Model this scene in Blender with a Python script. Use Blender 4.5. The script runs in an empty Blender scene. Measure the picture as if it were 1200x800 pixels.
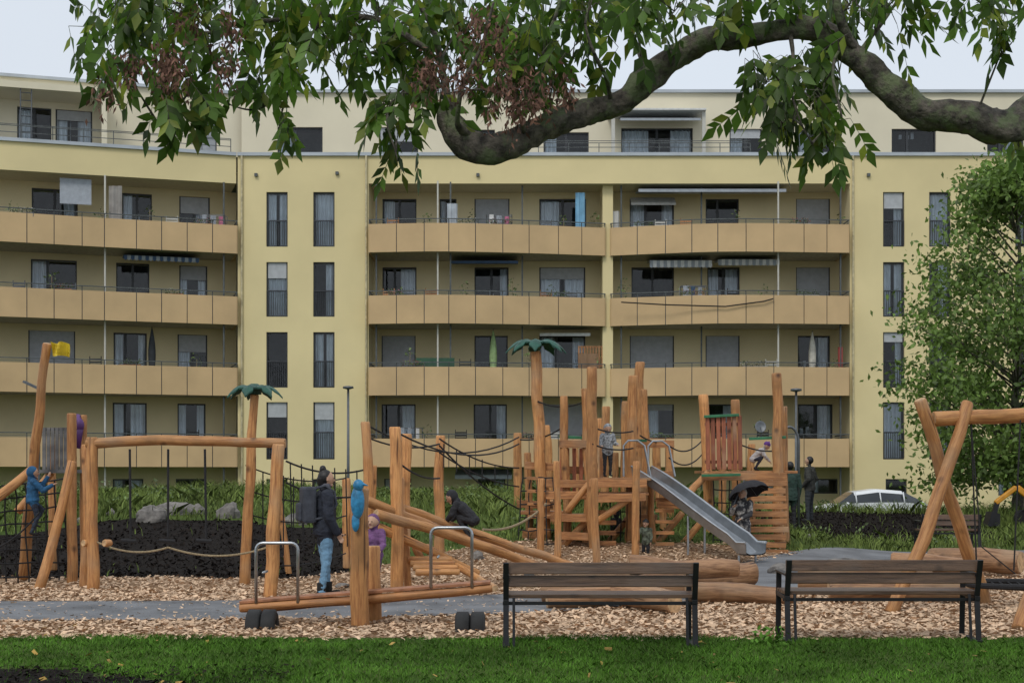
import bpy, math, random
import numpy as np
from mathutils import Vector, Matrix, noise
random.seed(7); rng=np.random.default_rng(7)
scene=bpy.context.scene
F=1667.; H=1.55; HY=555.
def X(px,d): return (px-600)*d/F
def Z(py,d): return H+(HY-py)*d/F
def P(px,py,d): return Vector((X(px,d),d,Z(py,d)))
def gd(py): return H*F/(py-HY)
def ss(a,b,x):
    t=np.clip((np.asarray(x,dtype=float)-a)/(b-a),0,1); return t*t*(3-2*t)
# ---------------------------------------------------------------- materials
def nt(name):
    m=bpy.data.materials.new(name); m.use_nodes=True
    n=m.node_tree; b=n.nodes['Principled BSDF']; return m,n,b
def N(n,t,**k):
    x=n.nodes.new(t)
    for a,v in k.items(): setattr(x,a,v)
    return x
def mixc(n,fac,a,b,blend='MIX'):
    x=N(n,'ShaderNodeMix',data_type='RGBA',blend_type=blend)
    for i,v in ((0,fac),(6,a),(7,b)):
        if isinstance(v,(int,float)): x.inputs[i].default_value=v
        elif isinstance(v,tuple): x.inputs[i].default_value=(*v[:3],1)
        else: n.links.new(v,x.inputs[i])
    return x.outputs[2]
def noi(n,vec,scale,detail=4,rough=.55):
    x=N(n,'ShaderNodeTexNoise'); x.inputs['Scale'].default_value=scale; x.inputs['Detail'].default_value=detail
    x.inputs['Roughness'].default_value=rough
    if vec is not None: n.links.new(vec,x.inputs['Vector'])
    return x.outputs['Fac']
def ramp(n,fac,a,b,ca=(0,0,0),cb=(1,1,1)):
    r=N(n,'ShaderNodeValToRGB'); e=r.color_ramp.elements
    e[0].position=a; e[0].color=(*ca,1); e[1].position=b; e[1].color=(*cb,1)
    n.links.new(fac,r.inputs[0]); return r.outputs[0]
def mk(name,col,rough=.6,metal=0.,var=.2,scale=6.,bump=0.,bscale=40.,stretch=(1,1,1),rnd=0.,island=0.,trans=0.,spec=None,col2=None,patch=None):
    m,n,b=nt(name)
    tc=N(n,'ShaderNodeTexCoord'); mp=N(n,'ShaderNodeMapping'); mp.inputs['Scale'].default_value=stretch
    n.links.new(tc.outputs['Object'],mp.inputs[0]); v=mp.outputs[0]
    f=noi(n,v,scale,5)
    c2=col2 if col2 else tuple(c*(1-var*1.6) for c in col)
    c1=tuple(min(1,c*(1+var)) for c in col)
    c=mixc(n,ramp(n,f,.3,.7),c2,c1)
    if patch: c=mixc(n,ramp(n,noi(n,v,patch[1],5,.65),.48,.60),c,patch[0])
    def rv(src,amt,c):
        mr=N(n,'ShaderNodeMapRange'); mr.inputs['To Min'].default_value=1-amt; mr.inputs['To Max'].default_value=1+amt
        n.links.new(src,mr.inputs[0])
        h=N(n,'ShaderNodeHueSaturation'); n.links.new(mr.outputs[0],h.inputs['Value']); n.links.new(c,h.inputs['Color']); return h.outputs[0]
    if rnd: c=rv(N(n,'ShaderNodeObjectInfo').outputs['Random'],rnd,c)
    if island: c=rv(N(n,'ShaderNodeNewGeometry').outputs['Random Per Island'],island,c)
    n.links.new(c,b.inputs['Base Color'])
    b.inputs['Roughness'].default_value=rough; b.inputs['Metallic'].default_value=metal
    if spec is not None: b.inputs['Specular IOR Level'].default_value=spec
    if bump:
        bp=N(n,'ShaderNodeBump'); bp.inputs['Strength'].default_value=bump; bp.inputs['Distance'].default_value=.02
        n.links.new(noi(n,v,bscale,5),bp.inputs['Height']); n.links.new(bp.outputs[0],b.inputs['Normal'])
    if trans:
        t=N(n,'ShaderNodeBsdfTranslucent'); n.links.new(c,t.inputs[0])
        mx=N(n,'ShaderNodeMixShader'); mx.inputs[0].default_value=trans
        n.links.new(b.outputs[0],mx.inputs[1]); n.links.new(t.outputs[0],mx.inputs[2])
        n.links.new(mx.outputs[0],n.nodes['Material Output'].inputs[0])
    return m
def wood(name,col,dark,rough=.6,grey=(.40,.28,.17)):
    m,n,b=nt(name)
    tc=N(n,'ShaderNodeTexCoord'); mp=N(n,'ShaderNodeMapping'); mp.inputs['Scale'].default_value=(1,1,.08)
    oi=N(n,'ShaderNodeObjectInfo')
    ad=N(n,'ShaderNodeVectorMath',operation='ADD'); n.links.new(tc.outputs['Object'],ad.inputs[0]); 
    sc=N(n,'ShaderNodeMath',operation='MULTIPLY'); sc.inputs[1].default_value=37.; n.links.new(oi.outputs['Random'],sc.inputs[0])
    n.links.new(sc.outputs[0],ad.inputs[1]); n.links.new(ad.outputs[0],mp.inputs[0])
    f=noi(n,mp.outputs[0],30,6,.7); g=noi(n,ad.outputs[0],3.2,4)
    c=mixc(n,ramp(n,f,.38,.56),dark,col)
    c=mixc(n,ramp(n,g,.5,.72),c,tuple(x*.6 for x in col))
    vo=N(n,'ShaderNodeTexVoronoi'); vo.inputs['Scale'].default_value=3.0; n.links.new(ad.outputs[0],vo.inputs['Vector'])
    c=mixc(n,ramp(n,vo.outputs['Distance'],.04,.2,(1,1,1),(0,0,0)),c,tuple(x*.28 for x in dark))
    c=mixc(n,ramp(n,noi(n,ad.outputs[0],1.1,3),.54,.8),c,grey)
    # fine drying cracks along the grain
    mp2=N(n,'ShaderNodeMapping'); mp2.inputs['Scale'].default_value=(1,1,.03); n.links.new(ad.outputs[0],mp2.inputs[0])
    c=mixc(n,ramp(n,noi(n,mp2.outputs[0],16,3,.5),.66,.70),c,tuple(x*.35 for x in dark))
    mr=N(n,'ShaderNodeMapRange'); mr.inputs['To Min'].default_value=.72; mr.inputs['To Max'].default_value=1.12
    n.links.new(oi.outputs['Random'],mr.inputs[0])
    h=N(n,'ShaderNodeHueSaturation'); n.links.new(mr.outputs[0],h.inputs['Value']); n.links.new(c,h.inputs['Color'])
    n.links.new(h.outputs[0],b.inputs['Base Color']); b.inputs['Roughness'].default_value=rough
    bp=N(n,'ShaderNodeBump'); bp.inputs['Strength'].default_value=.6; bp.inputs['Distance'].default_value=.012
    n.links.new(f,bp.inputs['Height']); n.links.new(bp.outputs[0],b.inputs['Normal'])
    return m
WOOD=wood('larch_wood',(.62,.30,.105),(.36,.145,.045))
WEND=mk('wood_end_grain',(.56,.36,.19),.8,var=.3,scale=14)
LOGM=wood('fallen_log_wood',(.42,.23,.115),(.19,.09,.04))
PLANK=wood('plank_wood',(.52,.24,.09),(.28,.115,.04))
BENCHW=wood('bench_wood',(.15,.085,.05),(.07,.038,.022),.45,(.13,.10,.08))
REDW=wood('red_slat_wood',(.38,.125,.06),(.22,.065,.03))
STEEL=mk('stainless_steel',(.42,.44,.46),.32,.9,var=.12,bump=.05)
BLACKM=mk('black_metal',(.018,.018,.02),.45,.3,var=.2)
GREYM=mk('grey_metal',(.12,.13,.14),.45,.5,var=.15)
ROPE=mk('dark_rope',(.02,.02,.022),.9,var=.3,scale=60)
ROPEB=mk('beige_rope',(.32,.25,.15),.9,var=.3,scale=60)
RUBBER=mk('black_rubber',(.02,.02,.02),.8,var=.3,bump=.2)
PALMG=mk('palm_green_paint',(.010,.075,.050),.5,var=.25)
GREENP=mk('green_board',(.03,.16,.07),.5)
STONE=mk('boulder_stone',(.19,.175,.16),.85,var=.4,scale=5,bump=.8,bscale=14)
# ---------------------------------------------------------------- mesh helpers
def link(o,parent=None):
    scene.collection.objects.link(o)
    if parent is not None:
        o.parent=parent; o.matrix_parent_inverse=Matrix.Translation(-Vector(parent.location))
    return o
def mesh(name,v,f,mats,parent=None,midx=None,smooth=False):
    me=bpy.data.meshes.new(name); me.from_pydata([tuple(x) for x in v],[],f)
    for m in (mats if isinstance(mats,(list,tuple)) else [mats]): me.materials.append(m)
    if midx is not None: me.polygons.foreach_set('material_index',np.array(midx,dtype=np.int32))
    if smooth: me.polygons.foreach_set('use_smooth',np.ones(len(me.polygons),dtype=bool))
    me.update(); o=bpy.data.objects.new(name,me); return link(o,parent)
def empty(name,loc):
    e=bpy.data.objects.new(name,None); e.location=loc; e.empty_display_size=.2; scene.collection.objects.link(e); return e
class MB:
    def __init__(s): s.v=[]; s.f=[]
    def add(s,v,f):
        k=len(s.v); s.v+= [tuple(x) for x in v]; s.f+=[tuple(i+k for i in q) for q in f]
    def obox(s,c,U,V,W):
        c=Vector(c);U=Vector(U);V=Vector(V);W=Vector(W)
        v=[c+a*U+b*V+d*W for a in(-1,1) for b in(-1,1) for d in(-1,1)]
        s.add(v,[(0,1,3,2),(4,6,7,5),(0,4,5,1),(2,3,7,6),(0,2,6,4),(1,5,7,3)])
    def box(s,c,sz): s.obox(c,(sz[0]/2,0,0),(0,sz[1]/2,0),(0,0,sz[2]/2))
    def bx(s,x0,x1,y0,y1,z0,z1): s.box(((x0+x1)/2,(y0+y1)/2,(z0+z1)/2),(x1-x0,y1-y0,z1-z0))
    def beam(s,a,b,w,h,up=(0,0,1)):
        a=Vector(a);b=Vector(b);t=(b-a); L=t.length; t.normalize(); u=Vector(up)
        sd=t.cross(u)
        if sd.length<.01: sd=t.cross(Vector((0,1,0)))
        sd.normalize(); u=sd.cross(t)
        s.obox((a+b)/2,t*L/2,sd*w/2,u*h/2)
    def tube(s,pts,rad,seg=8,jit=0.):
        pts=[Vector(p) for p in pts]; n=len(pts)
        if not hasattr(rad,'__len__'): rad=[rad]*n
        t=(pts[1]-pts[0]).normalized(); u=t.orthogonal().normalized(); v=[]; 
        for i,p in enumerate(pts):
            t2=(pts[min(i+1,n-1)]-pts[max(i-1,0)])
            if t2.length>1e-9: t=t2.normalized()
            u=(u-t*u.dot(t)); u=u.normalized() if u.length>1e-6 else t.orthogonal().normalized()
            w=t.cross(u)
            for k in range(seg):
                a=2*math.pi*k/seg; r=rad[i]
                if jit: r*=1+jit*(noise.noise(p*5+Vector((math.cos(a),math.sin(a),0))*1.3)+.6*noise.noise(p*14+Vector((math.cos(a),math.sin(a),0))*3))
                v.append(p+(u*math.cos(a)+w*math.sin(a))*r)
        f=[(i*seg+k,i*seg+(k+1)%seg,(i+1)*seg+(k+1)%seg,(i+1)*seg+k) for i in range(n-1) for k in range(seg)]
        f.append(tuple(range(seg-1,-1,-1))); f.append(tuple((n-1)*seg+k for k in range(seg)))
        s.add(v,f)
    def cap(s,a,b,r0,r1,seg=10,fl=1.,side=None):
        a=Vector(a);b=Vector(b); t=b-a
        if t.length<1e-5: t=Vector((0,0,1e-4)); b=a+t
        t.normalize(); u=Vector(side) if side is not None else t.orthogonal(); u=(u-t*u.dot(t)).normalized(); w=t.cross(u)
        rings=[]
        for k in range(1,4):
            q=math.pi/2*k/3.; rings.append((a-t*r0*math.cos(q),r0*math.sin(q)))
        for k in range(3,0,-1):
            q=math.pi/2*k/3.; rings.append((b+t*r1*math.cos(q),r1*math.sin(q)))
        v=[a-t*r0]
        for c,r in rings:
            for k in range(seg):
                g=2*math.pi*k/seg; v.append(c+u*math.cos(g)*r+w*math.sin(g)*r*fl)
        v.append(b+t*r1); L=len(v)-1; f=[]
        for k in range(seg): f.append((0,1+(k+1)%seg,1+k)); f.append((L,L-seg+k,L-seg+(k+1)%seg))
        for i in range(5):
            for k in range(seg):
                f.append((1+i*seg+k,1+i*seg+(k+1)%seg,1+(i+1)*seg+(k+1)%seg,1+(i+1)*seg+k))
        s.add(v,f)
    def ell(s,c,rx,ry,rz,R=None,ns=14,nr=9):
        c=Vector(c); R=R or Matrix.Identity(3); v=[c+R@Vector((0,0,-rz))]
        for i in range(1,nr):
            q=math.pi*i/nr
            for k in range(ns):
                g=2*math.pi*k/ns; v.append(c+R@Vector((rx*math.sin(q)*math.cos(g),ry*math.sin(q)*math.sin(g),-rz*math.cos(q))))
        v.append(c+R@Vector((0,0,rz))); L=len(v)-1; f=[]
        for k in range(ns): f.append((0,1+(k+1)%ns,1+k)); f.append((L,L-ns+k,L-ns+(k+1)%ns))
        for i in range(nr-2):
            for k in range(ns): f.append((1+i*ns+k,1+i*ns+(k+1)%ns,1+(i+1)*ns+(k+1)%ns,1+(i+1)*ns+k))
        s.add(v,f)
    def loft(s,rings,sx,sy,seg=16):
        sx=Vector(sx);sy=Vector(sy); v=[]
        for c,rx,ry in rings:
            c=Vector(c)
            for k in range(seg):
                g=2*math.pi*k/seg; v.append(c+sx*math.cos(g)*rx+sy*math.sin(g)*ry)
        n=len(rings); f=[(i*seg+k,i*seg+(k+1)%seg,(i+1)*seg+(k+1)%seg,(i+1)*seg+k) for i in range(n-1) for k in range(seg)]
        f.append(tuple(range(seg-1,-1,-1))); f.append(tuple((n-1)*seg+k for k in range(seg)))
        s.add(v,f)
    def obj(s,name,mats,parent=None,smooth=False,bevel=0):
        o=mesh(name,s.v,s.f,mats,parent,None,smooth)
        if bevel:
            b=o.modifiers.new('bevel','BEVEL'); b.width=bevel; b.segments=2; b.limit_method='ANGLE'
        return o
def log(parent,name,p0,p1,r0,r1=None,mat=WOOD,seg=14,wob=.12):
    p0=Vector(p0);p1=Vector(p1); r1=r0*.9 if r1 is None else r1
    d=p1-p0; L=d.length; n=max(4,int(L/.18)); ph=random.random()*50; be=L*.018*random.uniform(-1,1); bw=random.random()*6
    zs=[0,.018]+[L*(i/n) for i in range(1,n)]+[L-.022,L]; v=[];f=[];mi=[]
    for i,z in enumerate(zs):
        t=z/L; r=r0+(r1-r0)*t; k=.86 if i in(0,len(zs)-1) else 1.
        cx=be*math.sin(math.pi*t)*math.cos(bw); cy=be*math.sin(math.pi*t)*math.sin(bw)
        cx+=.35*r*noise.noise(Vector((ph,z*1.6,0))); cy+=.35*r*noise.noise(Vector((ph,z*1.6,9)))
        for q in range(seg):
            a=2*math.pi*q/seg; rr=r*k*(1+wob*noise.noise(Vector((math.cos(a)*1.2+ph,math.sin(a)*1.2,z*2.6))))
            v.append((cx+rr*math.cos(a),cy+rr*math.sin(a),z))
    m=len(zs)
    for i in range(m-1):
        for q in range(seg): f.append((i*seg+q,i*seg+(q+1)%seg,(i+1)*seg+(q+1)%seg,(i+1)*seg+q)); mi.append(0)
    f.append(tuple(range(seg-1,-1,-1))); f.append(tuple((m-1)*seg+k for k in range(seg))); mi+=[1,1]
    o=mesh(name,v,f,[mat,WEND],None,mi,True)
    o.data.polygons[-1].use_smooth=False; o.data.polygons[-2].use_smooth=False
    o.matrix_basis=Matrix.Translation(p0)@d.to_track_quat('Z','Y').to_matrix().to_4x4()
    if parent is not None: o.parent=parent; o.matrix_parent_inverse=Matrix.Translation(-Vector(parent.location))
    return o
def rope_pts(a,b,sag,n=12):
    a=Vector(a);b=Vector(b); return [a.lerp(b,i/n)-Vector((0,0,sag*4*(i/n)*(1-i/n))) for i in range(n+1)]
def net(mb,a,b,c,d,nu,nv,r=.012):
    a,b,c,d=map(Vector,(a,b,c,d))
    def g(u,w):
        p=(a.lerp(b,u)).lerp(d.lerp(c,u),w); return p+Vector((.03*noise.noise(p*3),.06*noise.noise(p*2),.03*noise.noise(p*4)))
    for i in range(nu+1): mb.tube([g(i/nu,j/8) for j in range(9)],r,5)
    for j in range(nv+1): mb.tube([g(i/8,j/nv) for i in range(9)],r,5)
def leaves(name,B,T,S,Nn,L,W,mat,parent,cup=.12):
    n=len(B); L=np.asarray(L)[:,None]; W=np.asarray(W)[:,None]
    v=np.empty((n,4,3)); v[:,0]=B; v[:,1]=B+T*L*.42+S*W*.5+Nn*W*cup; v[:,2]=B+T*L; v[:,3]=B+T*L*.42-S*W*.5+Nn*W*cup
    i=np.arange(n)*4; f=np.concatenate([np.stack([i,i+1,i+2],1),np.stack([i,i+2,i+3],1)])
    return rawmesh(name,v.reshape(-1,3),f,mat,parent)
def rawmesh(name,v,f,mat,parent=None):
    me=bpy.data.meshes.new(name); me.vertices.add(len(v)); me.vertices.foreach_set('co',np.ascontiguousarray(v,dtype=np.float32).ravel())
    k=f.shape[1]; me.loops.add(f.size); me.loops.foreach_set('vertex_index',np.ascontiguousarray(f,dtype=np.int32).ravel())
    me.polygons.add(len(f)); me.polygons.foreach_set('loop_start',np.arange(len(f),dtype=np.int32)*k)
    me.update(calc_edges=True); me.validate()
    for m in (mat if isinstance(mat,list) else [mat]): me.materials.append(m)
    return link(bpy.data.objects.new(name,me),parent)
def unit(a): return a/np.maximum(np.linalg.norm(a,axis=1,keepdims=True),1e-9)
# ---------------------------------------------------------------- terrain
def wob(x,y): return np.sin(x*.9+1.3*np.sin(y*.5))*.5+np.sin(y*1.1+x*.6)*.35+np.sin(x*2.7-y*1.9)*.2
def th(x,y):
    x=np.asarray(x,dtype=float); y=np.asarray(y,dtype=float)
    Lh=1.0*ss(21.6,33,y)*(1-1.4*ss(40,50,y)); Rh=.5*ss(30,38,y)-.95*ss(39,44,y)
    w=ss(3,8,x); return Lh*(1-w)+Rh*w+.05*wob(x,y)*ss(22,26,y)*(1-ss(38,42,y))
def yb_chips(x): return 21.2+4.6*ss(-3.5,-.3,x)+.2*np.sin(x*2.1)
def in_soil(x,y): return (y<11.35-.25*ss(-4,-1.8,x)*4) & (x<-1.9)
def mul_l(x,y): return (y>=yb_chips(x))&(y<27.6+.7*wob(x,y))&(x<-2.6)
def mul_r(x,y): return (y>31+.4*wob(y,x))&(y<37.2+.5*wob(x,y))&(x>4.6+.5*wob(y*2,x))&(x<11.2)
xs=np.unique(np.concatenate([[-600,-300,-150,-80,-50,-36,-30],np.arange(-26,26.1,.22),[30,36,50,80,150,300,600]]))
ys=np.unique(np.concatenate([[-80,-40,-20,-8,0,5],np.arange(8,46,.2),[46.5,48,50,52,55,60,70,90,150,300,600,1200]]))
GX,GY=np.meshgrid(xs,ys); gz=th(GX,GY)
v=np.stack([GX.ravel(),GY.ravel(),gz.ravel()],1); nx=len(xs); ny=len(ys)
ii,jj=np.meshgrid(np.arange(nx-1),np.arange(ny-1)); a=(jj*nx+ii).ravel()
f=np.stack([a,a+1,a+nx+1,a+nx],1)
gx,gy=GX.ravel(),GY.ravel()
chips=((gy>13.42)&(gy<yb_chips(gx))).astype(float)
mul=(mul_l(gx,gy)|mul_r(gx,gy)|in_soil(gx,gy)).astype(float)
m,n,b=nt('ground')
at=N(n,'ShaderNodeAttribute'); at.attribute_name='mask'; sp=N(n,'ShaderNodeSeparateColor'); n.links.new(at.outputs['Color'],sp.inputs[0])
ge=N(n,'ShaderNodeNewGeometry'); pos=ge.outputs['Position']
n1=noi(n,pos,2.2,6,.7); nf=noi(n,pos,25,4)
def msk(ch):
    ad=N(n,'ShaderNodeMath',operation='ADD'); n.links.new(sp.outputs[ch],ad.inputs[0]); n.links.new(n1,ad.inputs[1]); return ramp(n,ad.outputs[0],.93,1.07)
g=mixc(n,ramp(n,n1,.35,.65),(.05,.085,.018),(.10,.14,.035)); g=mixc(n,ramp(n,nf,.58,.78),g,(.07,.055,.03))
vo=N(n,'ShaderNodeTexVoronoi'); vo.inputs['Scale'].default_value=26; n.links.new(pos,vo.inputs['Vector'])
vs=N(n,'ShaderNodeSeparateColor'); n.links.new(vo.outputs['Color'],vs.inputs[0])
c=mixc(n,vs.outputs[0],(.34,.21,.125),(.58,.41,.27)); c=mixc(n,ramp(n,vo.outputs['Distance'],.25,.6),c,(.24,.145,.08))
mu=mixc(n,ramp(n,nf,.3,.7),(.007,.006,.006),(.026,.021,.018))
col=mixc(n,msk(1),g,mu); col=mixc(n,msk(0),col,c)
n.links.new(col,b.inputs['Base Color']); b.inputs['Roughness'].default_value=.95; b.inputs['Specular IOR Level'].default_value=.1
bp=N(n,'ShaderNodeBump'); bp.inputs['Strength'].default_value=.9; bp.inputs['Distance'].default_value=.04
n.links.new(noi(n,pos,14,6,.7),bp.inputs['Height']); n.links.new(bp.outputs[0],b.inputs['Normal'])
go=rawmesh('ground',v,f,m)
ca=go.data.color_attributes.new('mask','FLOAT_COLOR','POINT')
cc=np.zeros((len(v),4),dtype=np.float32); cc[:,0]=chips; cc[:,1]=mul; cc[:,3]=1; ca.data.foreach_set('color',cc.ravel())
def smooth_poly(pts,n=12):
    out=[]; pts=[Vector(p) for p in pts]; q=[pts[0]*2-pts[1]]+pts+[pts[-1]*2-pts[-2]]
    for i in range(1,len(q)-2):
        for k in range(n):
            t=k/n; p0,p1,p2,p3=q[i-1],q[i],q[i+1],q[i+2]
            out.append(.5*((2*p1)+(p2-p0)*t+(2*p0-5*p1+4*p2-p3)*t*t+(3*p1-p0-3*p2+p3)*t**3))
    out.append(pts[-1]); return out
ASPH=mk('asphalt',(.17,.175,.185),.9,var=.25,scale=1.5,bump=.4,bscale=120)
pl=smooth_poly([(-30,16.3,0),(-10,16.2,0),(-4,16.2,0),(-.3,16.9,0),(2.3,19,0),(4.5,22.2,0),(7.5,25.8,0),(12,27.6,0),(26,28,0)])
pv=[];pf=[]
for i,p in enumerate(pl):
    t=(pl[min(i+1,len(pl)-1)]-pl[max(i-1,0)]).normalized(); s=Vector((-t.y,t.x,0)); wd=1.15 if p.x<3 else 1.15+min(1,(p.x-3)/5)*.6
    for k in (-1,-.33,.33,1): 
        q=p+s*k*wd; pv.append((q.x,q.y,float(th(q.x,q.y))+.008))
for i in range(len(pl)-1):
    for k in range(3): pf.append((i*4+k,(i+1)*4+k,(i+1)*4+k+1,i*4+k+1))
mesh('asphalt_path',pv,pf,ASPH)
plx=np.array([[p.x,p.y] for p in pl])
def on_path(x,y,w=1.12):
    d=np.full(len(x),9e9)
    for i in range(len(plx)-1):
        a0=plx[i]; b0=plx[i+1]; ab=b0-a0; t=np.clip(((x-a0[0])*ab[0]+(y-a0[1])*ab[1])/(ab@ab),0,1)
        d=np.minimum(d,np.hypot(x-a0[0]-t*ab[0],y-a0[1]-t*ab[1])-np.clip((x-3)/5,0,1)*.6)
    return d<w
r=MB(); r.add([(9,44.6,-.446),(90,44.6,-.446),(90,50,-.446),(9,50,-.446)],[(0,1,2,3)]); r.obj('road',ASPH)
r=MB(); r.bx(9,90,44.4,44.6,-.6,-.33); r.obj('kerb',mk('kerb_concrete',(.3,.3,.29),.85))
def scat(n,x0,x1,y0,y1): return rng.uniform(x0,x1,n),rng.uniform(y0,y1,n)
def chipmesh(name,x,y,smin,smax,mat,tilt=.3):
    n=len(x); z=th(x,y)+rng.uniform(.004,.028,n); c=np.stack([x,y,z],1); an=rng.uniform(0,6.28,n)
    t=unit(np.stack([np.cos(an),np.sin(an),rng.normal(0,tilt,n)],1)); s=unit(np.cross(t,rng.normal(0,.35+tilt-.3,(n,3))+[0,0,1]))
    L=rng.uniform(smin,smax,n)[:,None]; W=L*rng.uniform(.25,.6,n)[:,None]
    v=np.stack([c-t*L/2-s*W/2,c+t*L/2-s*W/2*.7,c+t*L/2+s*W/2,c-t*L/2*.9+s*W/2],1).reshape(-1,3)
    i=np.arange(n)*4; return rawmesh(name,v,np.stack([i,i+1,i+2,i+3],1),mat)
cx,cy=scat(120000,-9.5,11,13.2,27); 
k=(cy>13.38+.12*rng.normal(size=len(cx)))&(cy<yb_chips(cx)+.15*rng.normal(size=len(cx)))&(~on_path(cx,cy,1.08+.0))&(np.abs(cx)<cy*.38)
k&=rng.random(len(cx))<np.where(cy>19,.5,1)
CH=mk('wood_chip',(.62,.435,.285),.85,var=.12,scale=3,island=.35)
chipmesh('wood_chips',cx[k],cy[k],.03,.08,CH)
cx,cy=scat(900,-8,1,15,17.6); chipmesh('stray_wood_chips',cx,cy,.02,.05,CH)
cx,cy=scat(42000,-10,13.5,21,38)
k=mul_l(cx,cy)|mul_r(cx,cy)
chipmesh('bark_mulch',cx[k],cy[k],.03,.085,mk('bark_mulch_piece',(.017,.0135,.0115),.95,island=.7,spec=.05),.7)
cx,cy=scat(2500,-5,-1.7,9.6,11.4); chipmesh('soil_clods',cx,cy,.02,.05,bpy.data.materials['bark_mulch_piece'])
def blades(name,x,y,h,w,mat,parent=None,lean=.45):
    n=len(x); z=th(x,y)-.01; b0=np.stack([x,y,z],1); an=rng.uniform(0,6.28,n); s=np.stack([np.cos(an),np.sin(an),0*an],1)
    l=np.stack([rng.normal(0,lean,n),rng.normal(0,lean,n),np.ones(n)],1); h=h[:,None]; w=w[:,None]
    mid=b0+l*[.4,.4,1]*h*.55; tip=b0+l*h*[1,1,.95]
    v=np.stack([b0-s*w/2,b0+s*w/2,mid+s*w*.4,tip,mid-s*w*.4],1).reshape(-1,3); i=np.arange(n)*5
    return rawmesh(name,v,np.stack([i,i+1,i+2,i+3,i+4],1),mat,parent)
GR=mk('grass_blade',(.10,.225,.025),.6,var=.35,scale=1.2,island=.45,spec=.2)
gx,gy=scat(115000,-5.4,5.4,9.7,13.6); k=(gy<13.42+.10*np.sin(gx*1.3)+rng.normal(0,.05,len(gx)))&~(in_soil(gx,gy)&(rng.random(len(gx))<.93))&(np.abs(gx)<gy*.385)
gx,gy=gx[k],gy[k]
hn=.6+.4*(wob(gx*2,gy*3)*.5+.5)
blades('lawn_grass',gx,gy,rng.uniform(.025,.075,len(gx))*hn,rng.uniform(.004,.009,len(gx)),GR)
WD=mk('meadow_blade',(.165,.22,.055),.7,var=.45,scale=.6,island=.5,spec=.2)
gx,gy=scat(85000,-15,19,21,42); rd=rng.random(len(gx)); ok=(gy>yb_chips(gx))&~(mul_l(gx,gy)&(rd<.985))&~(mul_r(gx,gy)&(rd<.96))&~on_path(gx,gy,1.2)&(np.abs(gx)<gy*.4)
gx,gy=gx[ok],gy[ok]; hh=rng.uniform(.08,.36,len(gx))*(.7+.8*np.clip(wob(gx*.8,gy),0,1))*(.5+.5*ss(24,30,gy))
blades('meadow_grass',gx,gy,hh,rng.uniform(.012,.03,len(gx)),WD,lean=.5)
def blobs(name,cs,mat,L,per,parent=None,flat=.8):
    B=[];
    for (x,y,z,r) in cs:
        n=int(per*(r/.5)**2)+4; d=unit(rng.normal(size=(n,3))); rr=r*rng.uniform(.35,1.05,n)**.6
        p=d*rr[:,None]*[1,1,flat]; B.append(p+[x,y,z])
    B=np.concatenate(B); n=len(B); T=unit(rng.normal(size=(n,3))+[0,0,-.2]); S=unit(np.cross(T,rng.normal(size=(n,3)))); Nn=np.cross(S,T)
    l=rng.uniform(.6,1.3,n)*L; return leaves(name,B,T,S,Nn,l,l*.55,mat,parent)
SHR=mk('shrub_leaf',(.11,.165,.045),.6,var=.45,scale=1.,island=.5)
cs=[]
for i in range(190):
    x=random.uniform(-13,5); y=random.uniform(29.5,39); r=random.uniform(.12,.34); cs.append((x,y,float(th(x,y))+r*.4,r))
for i in range(70):
    x=random.uniform(0,12); y=random.uniform(27.5,31) if i<35 else random.uniform(37,39.5); r=random.uniform(.12,.34); cs.append((x,y,float(th(x,y))+r*.4,r))
blobs('wild_shrubs',cs,SHR,.085,70)
cs=[]
for i in range(150):
    x=-24+i*.36; r=random.uniform(.35,.6); cs.append((x,54.0+random.uniform(-.5,.4),float(th(x,54))+random.uniform(.3,.95),r))
blobs('hedge',cs,SHR,.14,42)
# ---------------------------------------------------------------- apartment building
bl=empty('apartment_building',(0,56,0)); K={}
def kb(k): return K.setdefault(k,MB())
ZC=14.05; ZR=12.97; ZB=-.7; FL=[1.82,4.60,7.38,10.16]
def ray_u(px,O,U):
    k=(px-600)/F; return (k*O.y-O.x)/(U.x-k*U.y)
class Plane:
    def __init__(s,O,U): s.O=Vector((O[0],O[1],0)); s.U=Vector((U[0],U[1],0)).normalized(); s.N=Vector((s.U.y,-s.U.x,0))
    def u(s,px): return ray_u(px,s.O,s.U)
    def p(s,u,z,o=0): return s.O+s.U*u+s.N*o+Vector((0,0,z))
    def off(s,d): q=s.O-s.N*d; return Plane((q.x,q.y),(s.U.x,s.U.y))
def wallp(key,pl,u0,u1,z0,z1,ops=(),rev=.2):
    us=sorted({u0,u1,*[min(max(o[0],u0),u1) for o in ops],*[min(max(o[1],u0),u1) for o in ops]}); zs=sorted({z0,z1,*[o[2] for o in ops],*[o[3] for o in ops]})
    mb=kb(key)
    for i in range(len(us)-1):
        for j in range(len(zs)-1):
            cu=(us[i]+us[i+1])/2; cz=(zs[j]+zs[j+1])/2
            if any(o[0]<cu<o[1] and o[2]<cz<o[3] for o in ops): continue
            mb.add([pl.p(us[i],zs[j]),pl.p(us[i+1],zs[j]),pl.p(us[i+1],zs[j+1]),pl.p(us[i],zs[j+1])],[(0,1,2,3)])
    for o in ops:
        a,b_,c,d=o
        for q in ([(a,c),(a,d)],[(b_,d),(b_,c)],[(a,d),(b_,d)],[(b_,c),(a,c)]):
            mb.add([pl.p(*q[0]),pl.p(*q[1]),pl.p(*q[1],-rev),pl.p(*q[0],-rev)],[(0,1,2,3)])
def pb(key,pl,u0,u1,z0,z1,o0,o1):
    c=pl.p((u0+u1)/2,(z0+z1)/2,(o0+o1)/2); kb(key).obox(c,pl.U*(u1-u0)/2,pl.N*(o1-o0)/2,Vector((0,0,(z1-z0)/2)))
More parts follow.
